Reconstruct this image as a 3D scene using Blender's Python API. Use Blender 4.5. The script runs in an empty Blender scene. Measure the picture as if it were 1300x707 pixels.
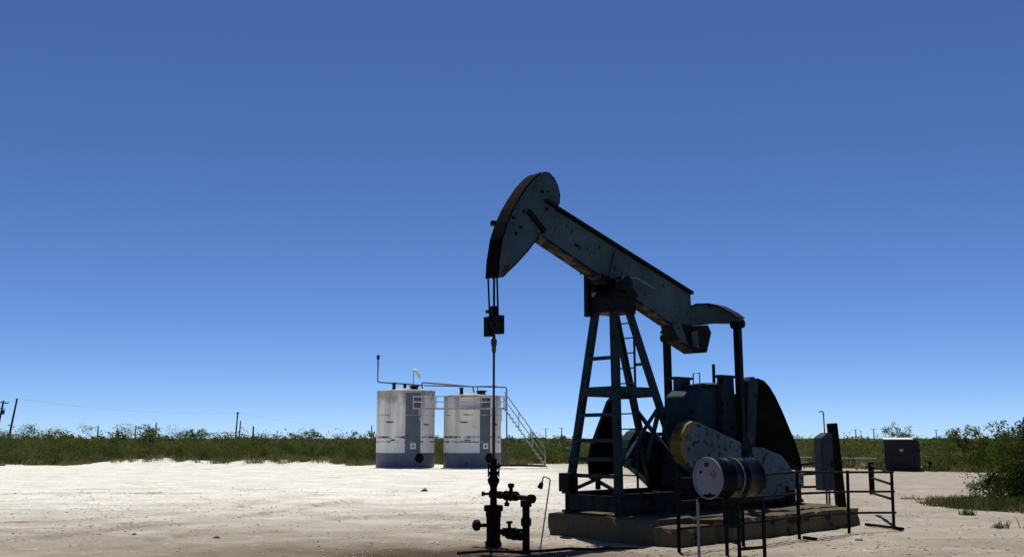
import bpy, math, random
import numpy as np
from mathutils import Vector, Matrix

random.seed(7)
rng = np.random.default_rng(7)
sc = bpy.context.scene
COL = sc.collection
R = math.radians

# ------------------------------------------------------------------ camera, sky, sun, exposure
cam_d = bpy.data.cameras.new('camera')
cam = bpy.data.objects.new('camera', cam_d)
COL.objects.link(cam)
cam.location = (0, 0, 1.66)
cam.rotation_euler = (R(90 + 8.854), 0, 0)
cam_d.sensor_width = 36
cam_d.lens = 36.0
cam_d.clip_start = 0.1
cam_d.clip_end = 12000
sc.camera = cam

SUN_EL, SUN_AZ = 70.0, 1.5          # degrees above the horizon, degrees right of straight ahead
wd = bpy.data.worlds.new('World')
sc.world = wd
wd.use_nodes = True
wn, wl = wd.node_tree.nodes, wd.node_tree.links
wn.clear()
sky = wn.new('ShaderNodeTexSky')
sky.sky_type = 'NISHITA'
sky.sun_disc = False
sky.sun_elevation = R(SUN_EL)
sky.sun_rotation = R(SUN_AZ)
sky.altitude = 900
sky.air_density = 0.5
sky.dust_density = 0.08
sky.ozone_density = 10.0
shue = wn.new('ShaderNodeHueSaturation')
shue.inputs['Saturation'].default_value = 1.03
shue.inputs['Hue'].default_value = 0.504
bg = wn.new('ShaderNodeBackground')
bg.inputs[1].default_value = 0.110
wo = wn.new('ShaderNodeOutputWorld')
wl.new(sky.outputs[0], shue.inputs['Color'])
wl.new(shue.outputs[0], bg.inputs[0])
wl.new(bg.outputs[0], wo.inputs[0])

sun_d = bpy.data.lights.new('sun', 'SUN')
sun_d.energy = 4.8
sun_d.angle = R(0.53)
sun_d.color = (1.0, 0.96, 0.9)
sun = bpy.data.objects.new('sun', sun_d)
COL.objects.link(sun)
sun.location = (0, 30, 60)
sun.rotation_euler = (R(-(90 - SUN_EL)), 0, R(-SUN_AZ))

vs = sc.view_settings
vs.view_transform = 'Standard'
vs.look = 'None'
vs.exposure = 0.12
vs.gamma = 1.0
vs.use_curve_mapping = False
sc.render.engine = 'CYCLES'
sc.cycles.max_bounces = 6
sc.cycles.transparent_max_bounces = 8

# ------------------------------------------------------------------ materials
def new_mat(name):
    m = bpy.data.materials.new(name)
    m.use_nodes = True
    n, l = m.node_tree.nodes, m.node_tree.links
    n.clear()
    out = n.new('ShaderNodeOutputMaterial')
    return m, n, l, out

def noise(n, l, vec, scale, detail=4, rough=0.55, dist=0.0):
    t = n.new('ShaderNodeTexNoise')
    t.inputs['Scale'].default_value = scale
    t.inputs['Detail'].default_value = detail
    t.inputs['Roughness'].default_value = rough
    t.inputs['Distortion'].default_value = dist
    if vec is not None:
        l.new(vec, t.inputs['Vector'])
    return t.outputs['Fac']

def ramp(n, l, fac, a, b, lo=0.0, hi=1.0):
    r = n.new('ShaderNodeMapRange')
    r.inputs[1].default_value = a
    r.inputs[2].default_value = b
    r.inputs[3].default_value = lo
    r.inputs[4].default_value = hi
    l.new(fac, r.inputs[0])
    return r.outputs[0]

def mixc(n, l, fac, a, b):
    m = n.new('ShaderNodeMix')
    m.data_type = 'RGBA'
    for sock, v in ((m.inputs[0], fac), (m.inputs[6], a), (m.inputs[7], b)):
        if hasattr(v, 'is_linked'):
            l.new(v, sock)
        else:
            sock.default_value = v if isinstance(v, (int, float)) else (*v, 1)
    return m.outputs[2]

def mathn(n, l, op, a, b=None):
    m = n.new('ShaderNodeMath')
    m.operation = op
    for i, v in enumerate((a, b)):
        if v is None:
            continue
        if hasattr(v, 'is_linked'):
            l.new(v, m.inputs[i])
        else:
            m.inputs[i].default_value = v
    return m.outputs[0]

def mapped(n, l, vec, scale):
    m = n.new('ShaderNodeMapping')
    m.inputs['Scale'].default_value = scale
    l.new(vec, m.inputs['Vector'])
    return m.outputs[0]

def painted(name, base, chip=(0.012, 0.008, 0.006), amt=0.62, scale=5.0, rough=0.55, metal=0.0, vary=0.35, streak=0.0,
            spec=0.5, bump=0.25, det=6, dist=0.4):
    """weathered paint: soft tone drift, hard chips of bare/rusted metal, optional vertical run-down stains"""
    m, n, l, out = new_mat(name)
    p = n.new('ShaderNodeBsdfPrincipled')
    tc = n.new('ShaderNodeTexCoord').outputs['Object']
    n1 = noise(n, l, tc, 1.3, 5, 0.6)
    dark = tuple(c * (1 - vary) for c in base)
    lite = tuple(min(1, c * (1 + vary)) for c in base)
    col = mixc(n, l, ramp(n, l, n1, 0.3, 0.7), dark, lite)
    n2 = noise(n, l, tc, scale, det, 0.65, dist)
    c = ramp(n, l, n2, amt, amt + 0.025)
    if streak > 0:
        n3 = noise(n, l, mapped(n, l, tc, (6, 6, 0.35)), 1.6, 4, 0.6)
        st = ramp(n, l, n3, 0.52, 0.75, 0, streak)
        col = mixc(n, l, st, col, tuple(x * 0.6 + y * 0.4 for x, y in zip(chip, (0.09, 0.05, 0.03))))
    col = mixc(n, l, c, col, chip)
    l.new(col, p.inputs['Base Color'])
    l.new(ramp(n, l, n2, 0.35, 0.7, rough - 0.1, min(1, rough + 0.2)), p.inputs['Roughness'])
    p.inputs['Metallic'].default_value = metal
    p.inputs['Specular IOR Level'].default_value = spec
    b = n.new('ShaderNodeBump')
    b.inputs['Strength'].default_value = bump
    b.inputs['Distance'].default_value = 0.01
    l.new(n2, b.inputs['Height'])
    l.new(b.outputs[0], p.inputs['Normal'])
    l.new(p.outputs[0], out.inputs[0])
    return m

def leafy(name, a, b, c, trans=0.35, sc_=0.35):
    m, n, l, out = new_mat(name)
    tc = n.new('ShaderNodeTexCoord').outputs['Object']
    n1 = noise(n, l, tc, sc_, 2, 0.5)
    n2 = noise(n, l, tc, sc_ * 9, 2, 0.5)
    col = mixc(n, l, ramp(n, l, n1, 0.38, 0.62), a, b)
    col = mixc(n, l, ramp(n, l, n2, 0.5, 0.72), col, c)
    d = n.new('ShaderNodeBsdfDiffuse')
    t = n.new('ShaderNodeBsdfTranslucent')
    l.new(col, d.inputs[0])
    l.new(mixc(n, l, 0.3, col, (0.10, 0.14, 0.02)), t.inputs[0])
    mx = n.new('ShaderNodeMixShader')
    mx.inputs[0].default_value = trans
    l.new(d.outputs[0], mx.inputs[1])
    l.new(t.outputs[0], mx.inputs[2])
    l.new(mx.outputs[0], out.inputs[0])
    return m

M = {}
M['pump'] = painted('pump_paint_weathered', (0.040, 0.070, 0.084), (0.005, 0.004, 0.004), 0.64, 6.0, 0.6, streak=0.35, spec=0.15, det=3, dist=0.2)
M['tower'] = painted('tower_paint_weathered', (0.011, 0.027, 0.038), (0.005, 0.004, 0.004), 0.58, 6.0, 0.65, streak=0.3, spec=0.12)
M['skid'] = painted('oil_soaked_skid_paint', (0.005, 0.011, 0.016), (0.004, 0.003, 0.003), 0.54, 4.0, 0.6, spec=0.1)
M['steel'] = painted('dark_oily_steel', (0.0045, 0.005, 0.006), (0.007, 0.004, 0.003), 0.6, 7.0, 0.6, spec=0.1)
M['rust'] = painted('rusted_pipe', (0.007, 0.0045, 0.004), (0.014, 0.007, 0.004), 0.55, 12.0, 0.75, spec=0.1)
M['rustflange'] = painted('rusty_flange', (0.060, 0.046, 0.036), (0.008, 0.006, 0.006), 0.46, 5.0, 0.7, spec=0.1)
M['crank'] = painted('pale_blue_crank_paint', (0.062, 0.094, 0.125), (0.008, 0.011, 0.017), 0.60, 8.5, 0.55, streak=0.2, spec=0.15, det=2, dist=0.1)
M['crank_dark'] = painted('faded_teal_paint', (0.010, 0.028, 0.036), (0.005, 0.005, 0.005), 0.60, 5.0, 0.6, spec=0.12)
M['yellow'] = painted('worn_yellow_paint', (0.125, 0.09, 0.016), (0.03, 0.025, 0.015), 0.57, 5.0, 0.55, spec=0.2)
M['faded_yellow'] = painted('faded_yellow_paint', (0.10, 0.080, 0.030), (0.02, 0.022, 0.022), 0.50, 9.0, 0.6, spec=0.15)
M['black'] = painted('black_sheet_metal', (0.003, 0.0027, 0.0025), (0.007, 0.004, 0.003), 0.62, 3.0, 0.8, spec=0.05)
M['drum'] = painted('blue_black_drum_paint', (0.0025, 0.0035, 0.006), (0.005, 0.004, 0.004), 0.68, 9.0, 0.26, vary=0.2, spec=0.06, bump=0.02)
M['drumhead'] = painted('pale_drum_head', (0.165, 0.17, 0.20), (0.04, 0.033, 0.033), 0.66, 7.0, 0.5, vary=0.14, spec=0.2)
M['hazard'] = painted('faded_red_diamond', (0.12, 0.045, 0.07), (0.3, 0.26, 0.28), 0.58, 30.0, 0.6)
M['lightsteel'] = painted('galvanised_pipe', (0.24, 0.23, 0.21), (0.06, 0.04, 0.03), 0.60, 9.0, 0.5, metal=0.3)
M['concrete'] = painted('old_stained_concrete', (0.085, 0.068, 0.042), (0.020, 0.015, 0.010), 0.58, 2.2, 0.9, vary=0.4, streak=0.6, bump=0.6, spec=0.1)
M['wood'] = painted('creosoted_timber', (0.009, 0.007, 0.006), (0.005, 0.004, 0.004), 0.55, 8.0, 0.85, streak=0.4, spec=0.1)
M['cabinet'] = painted('grey_cabinet_paint', (0.032, 0.044, 0.058), (0.02, 0.016, 0.014), 0.62, 6.0, 0.6, vary=0.25, streak=0.3, spec=0.12)
M['shed'] = painted('dark_grey_siding', (0.026, 0.026, 0.030), (0.015, 0.014, 0.014), 0.62, 2.0, 0.7, vary=0.2, spec=0.12)
M['white'] = painted('white_paint', (0.72, 0.72, 0.70), (0.30, 0.24, 0.18), 0.66, 4.0, 0.5, vary=0.08)
M['tankgrey'] = painted('slate_grey_tank_paint', (0.105, 0.12, 0.155), (0.035, 0.032, 0.035), 0.62, 2.5, 0.55, vary=0.2, streak=0.3)
M['catwalk'] = painted('weathered_catwalk_steel', (0.36, 0.35, 0.31), (0.10, 0.075, 0.05), 0.57, 3.0, 0.6)
M['pipegrey'] = painted('grey_pipe_paint', (0.10, 0.11, 0.13), (0.03, 0.025, 0.02), 0.6, 5.0, 0.6)
M['pole'] = painted('weathered_pole_wood', (0.055, 0.045, 0.038), (0.03, 0.025, 0.02), 0.6, 3.0, 0.9, streak=0.4)
M['wire'] = painted('dark_cable', (0.03, 0.03, 0.035), (0.03, 0.03, 0.03), 0.9, 1.0, 0.6)
M['bark'] = painted('mesquite_bark', (0.045, 0.035, 0.026), (0.02, 0.015, 0.012), 0.55, 9.0, 0.95)
M['stone'] = painted('limestone_rock', (0.42, 0.39, 0.33), (0.22, 0.19, 0.15), 0.6, 6.0, 0.95, vary=0.25)
M['darkstone'] = painted('dark_clod', (0.09, 0.07, 0.05), (0.04, 0.03, 0.02), 0.6, 6.0, 0.95)
M['brush'] = leafy('brush_leaves', (0.054, 0.070, 0.018), (0.155, 0.155, 0.055), (0.042, 0.052, 0.015), 0.45, 0.42)
M['mesq'] = leafy('mesquite_leaves', (0.040, 0.060, 0.016), (0.070, 0.090, 0.026), (0.026, 0.040, 0.010), 0.38, 0.7)
M['grass'] = leafy('green_weeds', (0.062, 0.078, 0.022), (0.095, 0.10, 0.035), (0.045, 0.058, 0.016), 0.35, 0.8)
M['drygrass'] = leafy('dry_grass', (0.24, 0.19, 0.10), (0.15, 0.14, 0.06), (0.10, 0.09, 0.04), 0.35, 0.6)
M['rodsteel'] = painted('oily_rod_steel', (0.035, 0.030, 0.028), (0.010, 0.008, 0.008), 0.52, 8.0, 0.45, spec=0.3)
M['sock'] = painted('windsock_fabric', (0.75, 0.75, 0.72), (0.6, 0.6, 0.6), 0.7, 4.0, 0.9, vary=0.05)

def tank_mat():
    m, n, l, out = new_mat('white_tank_paint_rusted')
    p = n.new('ShaderNodeBsdfPrincipled')
    tc = n.new('ShaderNodeTexCoord').outputs['Object']
    sx = n.new('ShaderNodeSeparateXYZ')
    l.new(tc, sx.inputs[0])
    z = sx.outputs['Z']
    tc = n.new('ShaderNodeNewGeometry').outputs['Position']
    base = mixc(n, l, ramp(n, l, noise(n, l, tc, 0.7, 5, 0.6), 0.3, 0.7), (0.72, 0.71, 0.64), (0.86, 0.85, 0.80))
    # run-down stains from the rim
    stn = noise(n, l, mapped(n, l, tc, (3.2, 3.2, 0.16)), 1.0, 5, 0.65)
    top = ramp(n, l, z, 0.9, 4.0, 0.12, 1.0)
    stain = mathn(n, l, 'MULTIPLY', ramp(n, l, stn, 0.46, 0.64), top)
    base = mixc(n, l, mathn(n, l, 'MULTIPLY', stain, 0.62), base, (0.17, 0.145, 0.10))
    # weathered bare metal under the rim
    rimn = noise(n, l, mapped(n, l, tc, (0.8, 0.8, 0.9)), 1.1, 5, 0.65)
    rimf = mathn(n, l, 'ADD', ramp(n, l, z, 2.9, 4.3, -0.25, 0.30), rimn)
    base = mixc(n, l, ramp(n, l, rimf, 0.62, 0.76, 0, 0.65), base, (0.22, 0.21, 0.19))
    # rusted weld seams at three heights, broken up by noise
    brk = noise(n, l, mapped(n, l, tc, (1.0, 1.0, 2.2)), 1.5, 8, 0.75)
    wv = mathn(n, l, 'MULTIPLY', mathn(n, l, 'SUBTRACT', noise(n, l, tc, 5.0, 5, 0.7), 0.5), 0.16)
    tot = None
    for zz, w, thr in ((1.46, 0.05, 0.45), (1.72, 0.07, 0.44), (2.96, 0.04, 0.50), (2.30, 0.05, 0.55)):
        d = mathn(n, l, 'ABSOLUTE', mathn(n, l, 'ADD', mathn(n, l, 'SUBTRACT', z, zz), wv))
        band = ramp(n, l, d, w * 0.5, w * 1.1, 1, 0)
        g = mathn(n, l, 'MULTIPLY', band, ramp(n, l, brk, thr, thr + 0.09))
        tot = g if tot is None else mathn(n, l, 'MAXIMUM', tot, g)
    base = mixc(n, l, tot, base, (0.045, 0.03, 0.02))
    spots = ramp(n, l, noise(n, l, tc, 3.2, 6, 0.7, 0.5), 0.66, 0.69)
    base = mixc(n, l, spots, base, (0.08, 0.055, 0.04))
    l.new(base, p.inputs['Base Color'])
    p.inputs['Roughness'].default_value = 0.6
    l.new(p.outputs[0], out.inputs[0])
    return m
M['tank'] = tank_mat()

def ground_mat():
    m, n, l, out = new_mat('caliche_ground')
    p = n.new('ShaderNodeBsdfPrincipled')
    p.inputs['Roughness'].default_value = 0.95
    p.inputs['Specular IOR Level'].default_value = 0.1
    tc = n.new('ShaderNodeTexCoord').outputs['Object']
    sx = n.new('ShaderNodeSeparateXYZ')
    l.new(tc, sx.inputs[0])
    X, Y = sx.outputs['X'], sx.outputs['Y']
    big = noise(n, l, tc, 0.12, 4, 0.6)
    mid = noise(n, l, mapped(n, l, tc, (0.55, 1.1, 1)), 0.8, 7, 0.7, 0.5)
    fine = noise(n, l, tc, 9.0, 6, 0.7)
    grit = noise(n, l, tc, 38.0, 3, 0.7)
    # worn white caliche in the open middle of the pad, browner loam towards the near edge and the right side
    white = mixc(n, l, ramp(n, l, mid, 0.35, 0.66), (0.56, 0.535, 0.46), (0.75, 0.73, 0.655))
    tan = mixc(n, l, ramp(n, l, mid, 0.35, 0.65), (0.215, 0.180, 0.132), (0.325, 0.283, 0.220))
    wob = mathn(n, l, 'MULTIPLY', mathn(n, l, 'SUBTRACT', big, 0.5), 9.0)
    wob2 = mathn(n, l, 'MULTIPLY', mathn(n, l, 'SUBTRACT', mid, 0.5), 7.0)
    yy = mathn(n, l, 'ADD', mathn(n, l, 'ADD', Y, wob2), wob)
    near = ramp(n, l, yy, 17.0, 30.0, 1, 0)
    xx = mathn(n, l, 'ADD', X, wob)
    right = ramp(n, l, xx, 0.5, 6.5, 0, 0.92)
    col = mixc(n, l, mathn(n, l, 'MAXIMUM', near, right), white, tan)
    # irregular mottling: damp and scuffed patches, crusted pale patches
    mot = noise(n, l, tc, 0.75, 8, 0.72, 0.6)
    mot2 = noise(n, l, tc, 2.6, 8, 0.75, 0.3)
    col = mixc(n, l, ramp(n, l, mot, 0.50, 0.68, 0, 0.46), col, (0.30, 0.25, 0.185))
    col = mixc(n, l, ramp(n, l, mot2, 0.54, 0.70, 0, 0.32), col, (0.27, 0.225, 0.165))
    col = mixc(n, l, ramp(n, l, mot2, 0.44, 0.30, 0, 0.45), col, (0.70, 0.67, 0.59))
    # traffic streaks lying along the pad
    strk = noise(n, l, mapped(n, l, tc, (0.09, 1.1, 1)), 1.6, 5, 0.6, 0.3)
    col = mixc(n, l, ramp(n, l, strk, 0.56, 0.74, 0, 0.28), col, (0.30, 0.25, 0.19))
    # fine grit
    col = mixc(n, l, ramp(n, l, fine, 0.50, 0.68, 0, 0.55), col, (0.24, 0.20, 0.155))
    col = mixc(n, l, ramp(n, l, grit, 0.60, 0.72, 0, 0.5), col, (0.20, 0.17, 0.13))
    col = mixc(n, l, ramp(n, l, grit, 0.40, 0.28, 0, 0.35), col, (0.70, 0.67, 0.60))
    # oil soaked soil round the well head
    for cx_, cy_, fx_, r0, r1, amt, cc in ((1.9, 15.6, 0.46, 0.6, 2.1, 0.85, (0.135, 0.095, 0.055)), (0.75, 15.15, 0.62, 0.55, 1.5, 0.92, (0.050, 0.035, 0.020)), (-2.0, 15.0, 0.5, 0.2, 1.0, 0.6, (0.14, 0.105, 0.07))):
        dx = mathn(n, l, 'MULTIPLY', mathn(n, l, 'ADD', X, cx_), fx_)
        dy = mathn(n, l, 'SUBTRACT', Y, cy_)
        dd = mathn(n, l, 'SQRT', mathn(n, l, 'ADD', mathn(n, l, 'MULTIPLY', dx, dx), mathn(n, l, 'MULTIPLY', dy, dy)))
        dd = mathn(n, l, 'ADD', dd, mathn(n, l, 'MULTIPLY', mathn(n, l, 'SUBTRACT', noise(n, l, tc, 1.6, 6, 0.7), 0.5), 1.7))
        col = mixc(n, l, ramp(n, l, dd, r0, r1, amt, 0), col, cc)
    # churned browner soil in the wheel ruts
    ra = n.new('ShaderNodeAttribute')
    ra.attribute_name = 'rut'
    rb = mathn(n, l, 'MULTIPLY', ra.outputs['Fac'], ramp(n, l, noise(n, l, tc, 2.2, 5, 0.7), 0.38, 0.62))
    col = mixc(n, l, mathn(n, l, 'MULTIPLY', rb, 0.9), col, (0.20, 0.155, 0.105))
    # scrub soil beyond the pad
    e = n.new('ShaderNodeAttribute')
    e.attribute_name = 'scrub'
    soil = mixc(n, l, ramp(n, l, noise(n, l, tc, 0.5, 5, 0.6), 0.4, 0.65), (0.20, 0.165, 0.11), (0.065, 0.07, 0.032))
    soil = mixc(n, l, ramp(n, l, Y, 68, 80), soil, (0.040, 0.045, 0.020))
    em = mathn(n, l, 'ADD', e.outputs['Fac'], mathn(n, l, 'MULTIPLY', mathn(n, l, 'SUBTRACT', noise(n, l, tc, 0.9, 4, 0.6), 0.5), 0.5))
    col = mixc(n, l, ramp(n, l, em, 0.4, 0.62), col, soil)
    l.new(col, p.inputs['Base Color'])
    b = n.new('ShaderNodeBump')
    b.inputs['Strength'].default_value = 0.8
    b.inputs['Distance'].default_value = 0.035
    l.new(mathn(n, l, 'ADD', mathn(n, l, 'MULTIPLY', fine, 1.0), mathn(n, l, 'MULTIPLY', grit, 0.35)), b.inputs['Height'])
    l.new(b.outputs[0], p.inputs['Normal'])
    l.new(p.outputs[0], out.inputs[0])
    return m
M['ground'] = ground_mat()

# ------------------------------------------------------------------ mesh helpers
class MB:
    """collects shapes, then links them as ONE mesh object"""
    def __init__(self):
        self.v, self.f = [], []
    def add(self, vs, fs):
        o = len(self.v)
        self.v += [tuple(p) for p in vs]
        self.f += [tuple(i + o for i in f) for f in fs]
        return self
    def box(self, lo, hi):
        x0, y0, z0 = lo; x1, y1, z1 = hi
        return self.add([(x0,y0,z0),(x1,y0,z0),(x1,y1,z0),(x0,y1,z0),(x0,y0,z1),(x1,y0,z1),(x1,y1,z1),(x0,y1,z1)],
                        [(0,3,2,1),(4,5,6,7),(0,1,5,4),(1,2,6,5),(2,3,7,6),(3,0,4,7)])
    def bar(self, a, b, w, h, up=(0,0,1)):
        a, b = Vector(a), Vector(b)
        d = (b - a).normalized(); u = Vector(up)
        sd = d.cross(u)
        if sd.length < 1e-4: sd = d.cross(Vector((1,0,0)))
        sd.normalize(); u = sd.cross(d).normalized()
        vs = []
        for p in (a, b):
            for sx, sy in ((-1,-1),(1,-1),(1,1),(-1,1)):
                vs.append(p + sd * sx * w/2 + u * sy * h/2)
        return self.add(vs, [(0,1,2,3),(7,6,5,4),(0,4,5,1),(1,5,6,2),(2,6,7,3),(3,7,4,0)])
    def angle(self, a, b, w, t, up=(0,0,1), flip=1):
        """steel channel: a web with two flanges"""
        a, b = Vector(a), Vector(b); d = (b-a).normalized(); u = Vector(up)
        sd = d.cross(u).normalized(); u = sd.cross(d).normalized()
        self.bar(a, b, w, t, u)
        for k in (-1, 1):
            o = sd * k * (w/2 - t/2) + u * flip * (w*0.28)
            self.bar(a + o, b + o, t*0.98, w*0.55, u)
        return self
    def tube(self, pts, r, seg=10, caps=True):
        pts = [Vector(p) for p in pts]
        rs = r if isinstance(r, (list, tuple)) else [r] * len(pts)
        vs, fs = [], []
        ref = None
        for i, p in enumerate(pts):
            if i == 0: d = pts[1] - p
            elif i == len(pts)-1: d = p - pts[i-1]
            else: d = (pts[i+1]-p).normalized() + (p-pts[i-1]).normalized()
            d.normalize()
            if ref is None:
                ref = d.cross(Vector((0,0,1)))
                if ref.length < 1e-3: ref = Vector((1,0,0))
            ref = (ref - d * ref.dot(d)).normalized()
            bn = d.cross(ref)
            for k in range(seg):
                a = 2*math.pi*k/seg
                vs.append(p + (ref*math.cos(a) + bn*math.sin(a)) * rs[i])
        for i in range(len(pts)-1):
            for k in range(seg):
                k2 = (k+1) % seg
                fs.append((i*seg+k, i*seg+k2, (i+1)*seg+k2, (i+1)*seg+k))
        if caps:
            fs.append(tuple(range(seg-1, -1, -1)))
            fs.append(tuple((len(pts)-1)*seg + k for k in range(seg)))
        return self.add(vs, fs)
    def lathe(self, prof, seg=20, axis='Z', at=(0,0,0), dirv=None):
        """prof: (r, h) pairs swept about an axis starting at 'at'"""
        d = Vector(dirv).normalized() if dirv else {'X':Vector((1,0,0)),'Y':Vector((0,1,0)),'Z':Vector((0,0,1))}[axis]
        ref = d.cross(Vector((0,0,1)))
        if ref.length < 1e-3: ref = Vector((1,0,0))
        ref.normalize(); bn = d.cross(ref); at = Vector(at)
        vs, fs = [], []
        for r, h in prof:
            for k in range(seg):
                a = 2*math.pi*k/seg
                vs.append(at + d*h + (ref*math.cos(a)+bn*math.sin(a))*max(r, 1e-4))
        for i in range(len(prof)-1):
            for k in range(seg):
                k2 = (k+1) % seg
                fs.append((i*seg+k, i*seg+k2, (i+1)*seg+k2, (i+1)*seg+k))
        fs.append(tuple(range(seg-1, -1, -1)))
        fs.append(tuple((len(prof)-1)*seg+k for k in range(seg)))
        return self.add(vs, fs)
    def prism(self, poly, a, b, plane='sz'):
        """polygon in the (s,z) plane extruded along v from a to b, or in the (v,z) plane extruded along s"""
        n = len(poly)
        if plane == 'sz':
            vs = [(p, a, q) for p, q in poly] + [(p, b, q) for p, q in poly]
        elif plane == 'vz':
            vs = [(a, p, q) for p, q in poly] + [(b, p, q) for p, q in poly]
        else:
            vs = [(p, q, a) for p, q in poly] + [(p, q, b) for p, q in poly]
        fs = [tuple(range(n)), tuple(range(2*n-1, n-1, -1))]
        for i in range(n):
            j = (i+1) % n
            fs.append((i, i+n, j+n, j))
        return self.add(vs, fs)
    def strip(self, pts, a, b, t):
        """flat bar bent along (s,z) points: width a..b along v, thickness t inward (to the right of travel)"""
        n = len(pts); P = [Vector((p, q)) for p, q in pts]; inn = []
        for i in range(n):
            d = (P[min(i+1, n-1)] - P[max(i-1, 0)]).normalized()
            inn.append(P[i] + Vector((d.y, -d.x)) * t)
        vs, fs = [], []
        for i in range(n):
            vs += [(P[i].x, a, P[i].y), (P[i].x, b, P[i].y), (inn[i].x, b, inn[i].y), (inn[i].x, a, inn[i].y)]
        for i in range(n-1):
            for k in range(4):
                k2 = (k+1) % 4
                fs.append((i*4+k, i*4+k2, (i+1)*4+k2, (i+1)*4+k))
        fs += [(0,3,2,1), tuple((n-1)*4+k for k in range(4))]
        return self.add(vs, fs)
    def build(self, name, mat, parent=None, smooth=False, bevel=0.0):
        me = bpy.data.meshes.new(name)
        me.from_pydata(self.v, [], self.f)
        me.validate()
        import bmesh
        bm = bmesh.new(); bm.from_mesh(me)
        bmesh.ops.recalc_face_normals(bm, faces=bm.faces)
        bm.to_mesh(me); bm.free()
        me.materials.append(M[mat])
        if smooth:
            me.polygons.foreach_set('use_smooth', [True]*len(me.polygons))
            me.set_sharp_from_angle(angle=R(38))
        o = bpy.data.objects.new(name, me)
        COL.objects.link(o)
        if parent is not None: o.parent = parent
        if bevel > 0:
            b = o.modifiers.new('bevel', 'BEVEL'); b.width = bevel; b.segments = 2; b.limit_method = 'ANGLE'
        return o

def tag(o, label=None, cat=None, group=None, kind=None):
    if label: o['label'] = label
    if cat: o['category'] = cat
    if group: o['group'] = group
    if kind: o['kind'] = kind
    return o

def thing(name, loc, rz, label, cat, group=None):
    o = bpy.data.objects.new(name, None)
    o.empty_display_size = 0.3
    COL.objects.link(o)
    o.location = loc; o.rotation_euler = (0, 0, rz)
    return tag(o, label, cat, group)

def np_mesh(name, verts, faces, mat, parent=None):
    """verts (N,3), faces (M,k) arrays"""
    me = bpy.data.meshes.new(name)
    verts = np.ascontiguousarray(verts, np.float32); faces = np.ascontiguousarray(faces, np.int32)
    m, k = faces.shape
    me.vertices.add(len(verts)); me.vertices.foreach_set('co', verts.ravel())
    me.loops.add(m*k); me.loops.foreach_set('vertex_index', faces.ravel())
    me.polygons.add(m); me.polygons.foreach_set('loop_start', np.arange(0, m*k, k, dtype=np.int32))
    me.polygons.foreach_set('loop_total', np.full(m, k, np.int32))
    me.update(calc_edges=True)
    me.materials.append(M[mat])
    o = bpy.data.objects.new(name, me)
    COL.objects.link(o)
    if parent is not None: o.parent = parent
    return o

def vnoise(x, y, seed=0):
    """smooth value noise in numpy"""
    x = np.asarray(x, float); y = np.asarray(y, float)
    xi, yi = np.floor(x).astype(np.int64), np.floor(y).astype(np.int64)
    fx, fy = x - xi, y - yi
    fx, fy = fx*fx*(3-2*fx), fy*fy*(3-2*fy)
    def h(a, b):
        v = (a*374761393 + b*668265263 + seed*1442695041) & 0x7fffffff
        v = ((v ^ (v >> 13)) * 1274126177) & 0x7fffffff
        return ((v ^ (v >> 16)) & 0xffff) / 65535.0
    return (h(xi,yi)*(1-fx)+h(xi+1,yi)*fx)*(1-fy) + (h(xi,yi+1)*(1-fx)+h(xi+1,yi+1)*fx)*fy

# ------------------------------------------------------------------ ground
WX, WY, PA = -0.29, 16.39, R(42)          # well position, heading of the pump's long axis
def pump_xy(s, v):
    return (WX + s*math.cos(PA) - v*math.sin(PA), WY + s*math.sin(PA) + v*math.cos(PA))

def pad_edge(x):
    """far edge of the bare pad for a given x"""
    x = np.asarray(x, float)
    e = np.interp(x, [-60, -34, -20, -10, -3, 6, 14, 19, 22, 26, 40], [67, 66.5, 66, 64.5, 66, 68, 66, 58, 50, 46, 42])
    return e + (vnoise(x*0.35, x*0+3, 5) - 0.5) * 2.2

RUTS = [[(-12.5, 18.2), (-9.4, 19.3), (-7.7, 20.3), (-6.2, 22.0), (-5.0, 24.4), (-4.4, 28.0)],
        [(-13.5, 20.0), (-10.2, 20.9), (-8.9, 21.8), (-7.7, 23.4), (-6.7, 25.6), (-6.2, 29.0)],
        [(-6.6, 14.0), (-6.35, 15.8), (-6.1, 17.2), (-5.75, 18.6), (-5.0, 20.4), (-3.4, 22.2), (-1.0, 23.2)],
        [(-8.2, 14.2), (-7.95, 16.0), (-7.7, 17.8), (-7.2, 19.6), (-6.2, 21.6)],
        [(-20, 30.5), (-12, 31.5), (-5, 31.0), (3, 30.0), (10, 31.5)], [(-20, 33.5), (-12, 34.3), (-5, 33.6), (3, 32.6), (10, 34.0)],
        [(4.5, 21.9), (7.5, 23.5), (10.0, 23.8), (12, 23.0)], [(5.0, 25.0), (7.0, 26.0), (9.6, 25.8), (12, 24.6)]]
def rut_field(x, y, w):
    """0..1 closeness to a wheel rut, broken along its length"""
    out = np.zeros_like(x)
    m = (y > 13) & (y < 36) & (np.abs(x) < 22)
    if not np.any(m): return out
    xm, ym = x[m], y[m]
    wx = xm + (vnoise(xm*0.8, ym*0.8, 31)-0.5)*0.35; wy = ym + (vnoise(xm*0.8, ym*0.8, 32)-0.5)*0.35
    best = np.full(xm.shape, 9.0)
    for line in RUTS:
        for (ax, ay), (bx, by) in zip(line[:-1], line[1:]):
            ex, ey = bx-ax, by-ay
            t = np.clip(((wx-ax)*ex + (wy-ay)*ey)/(ex*ex+ey*ey), 0, 1)
            best = np.minimum(best, np.hypot(wx-ax-t*ex, wy-ay-t*ey))
    brk = np.clip((vnoise(xm*0.6, ym*0.6, 33)-0.28)*3, 0, 1)
    out[m] = np.exp(-(best/w)**2)*brk
    return out

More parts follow.
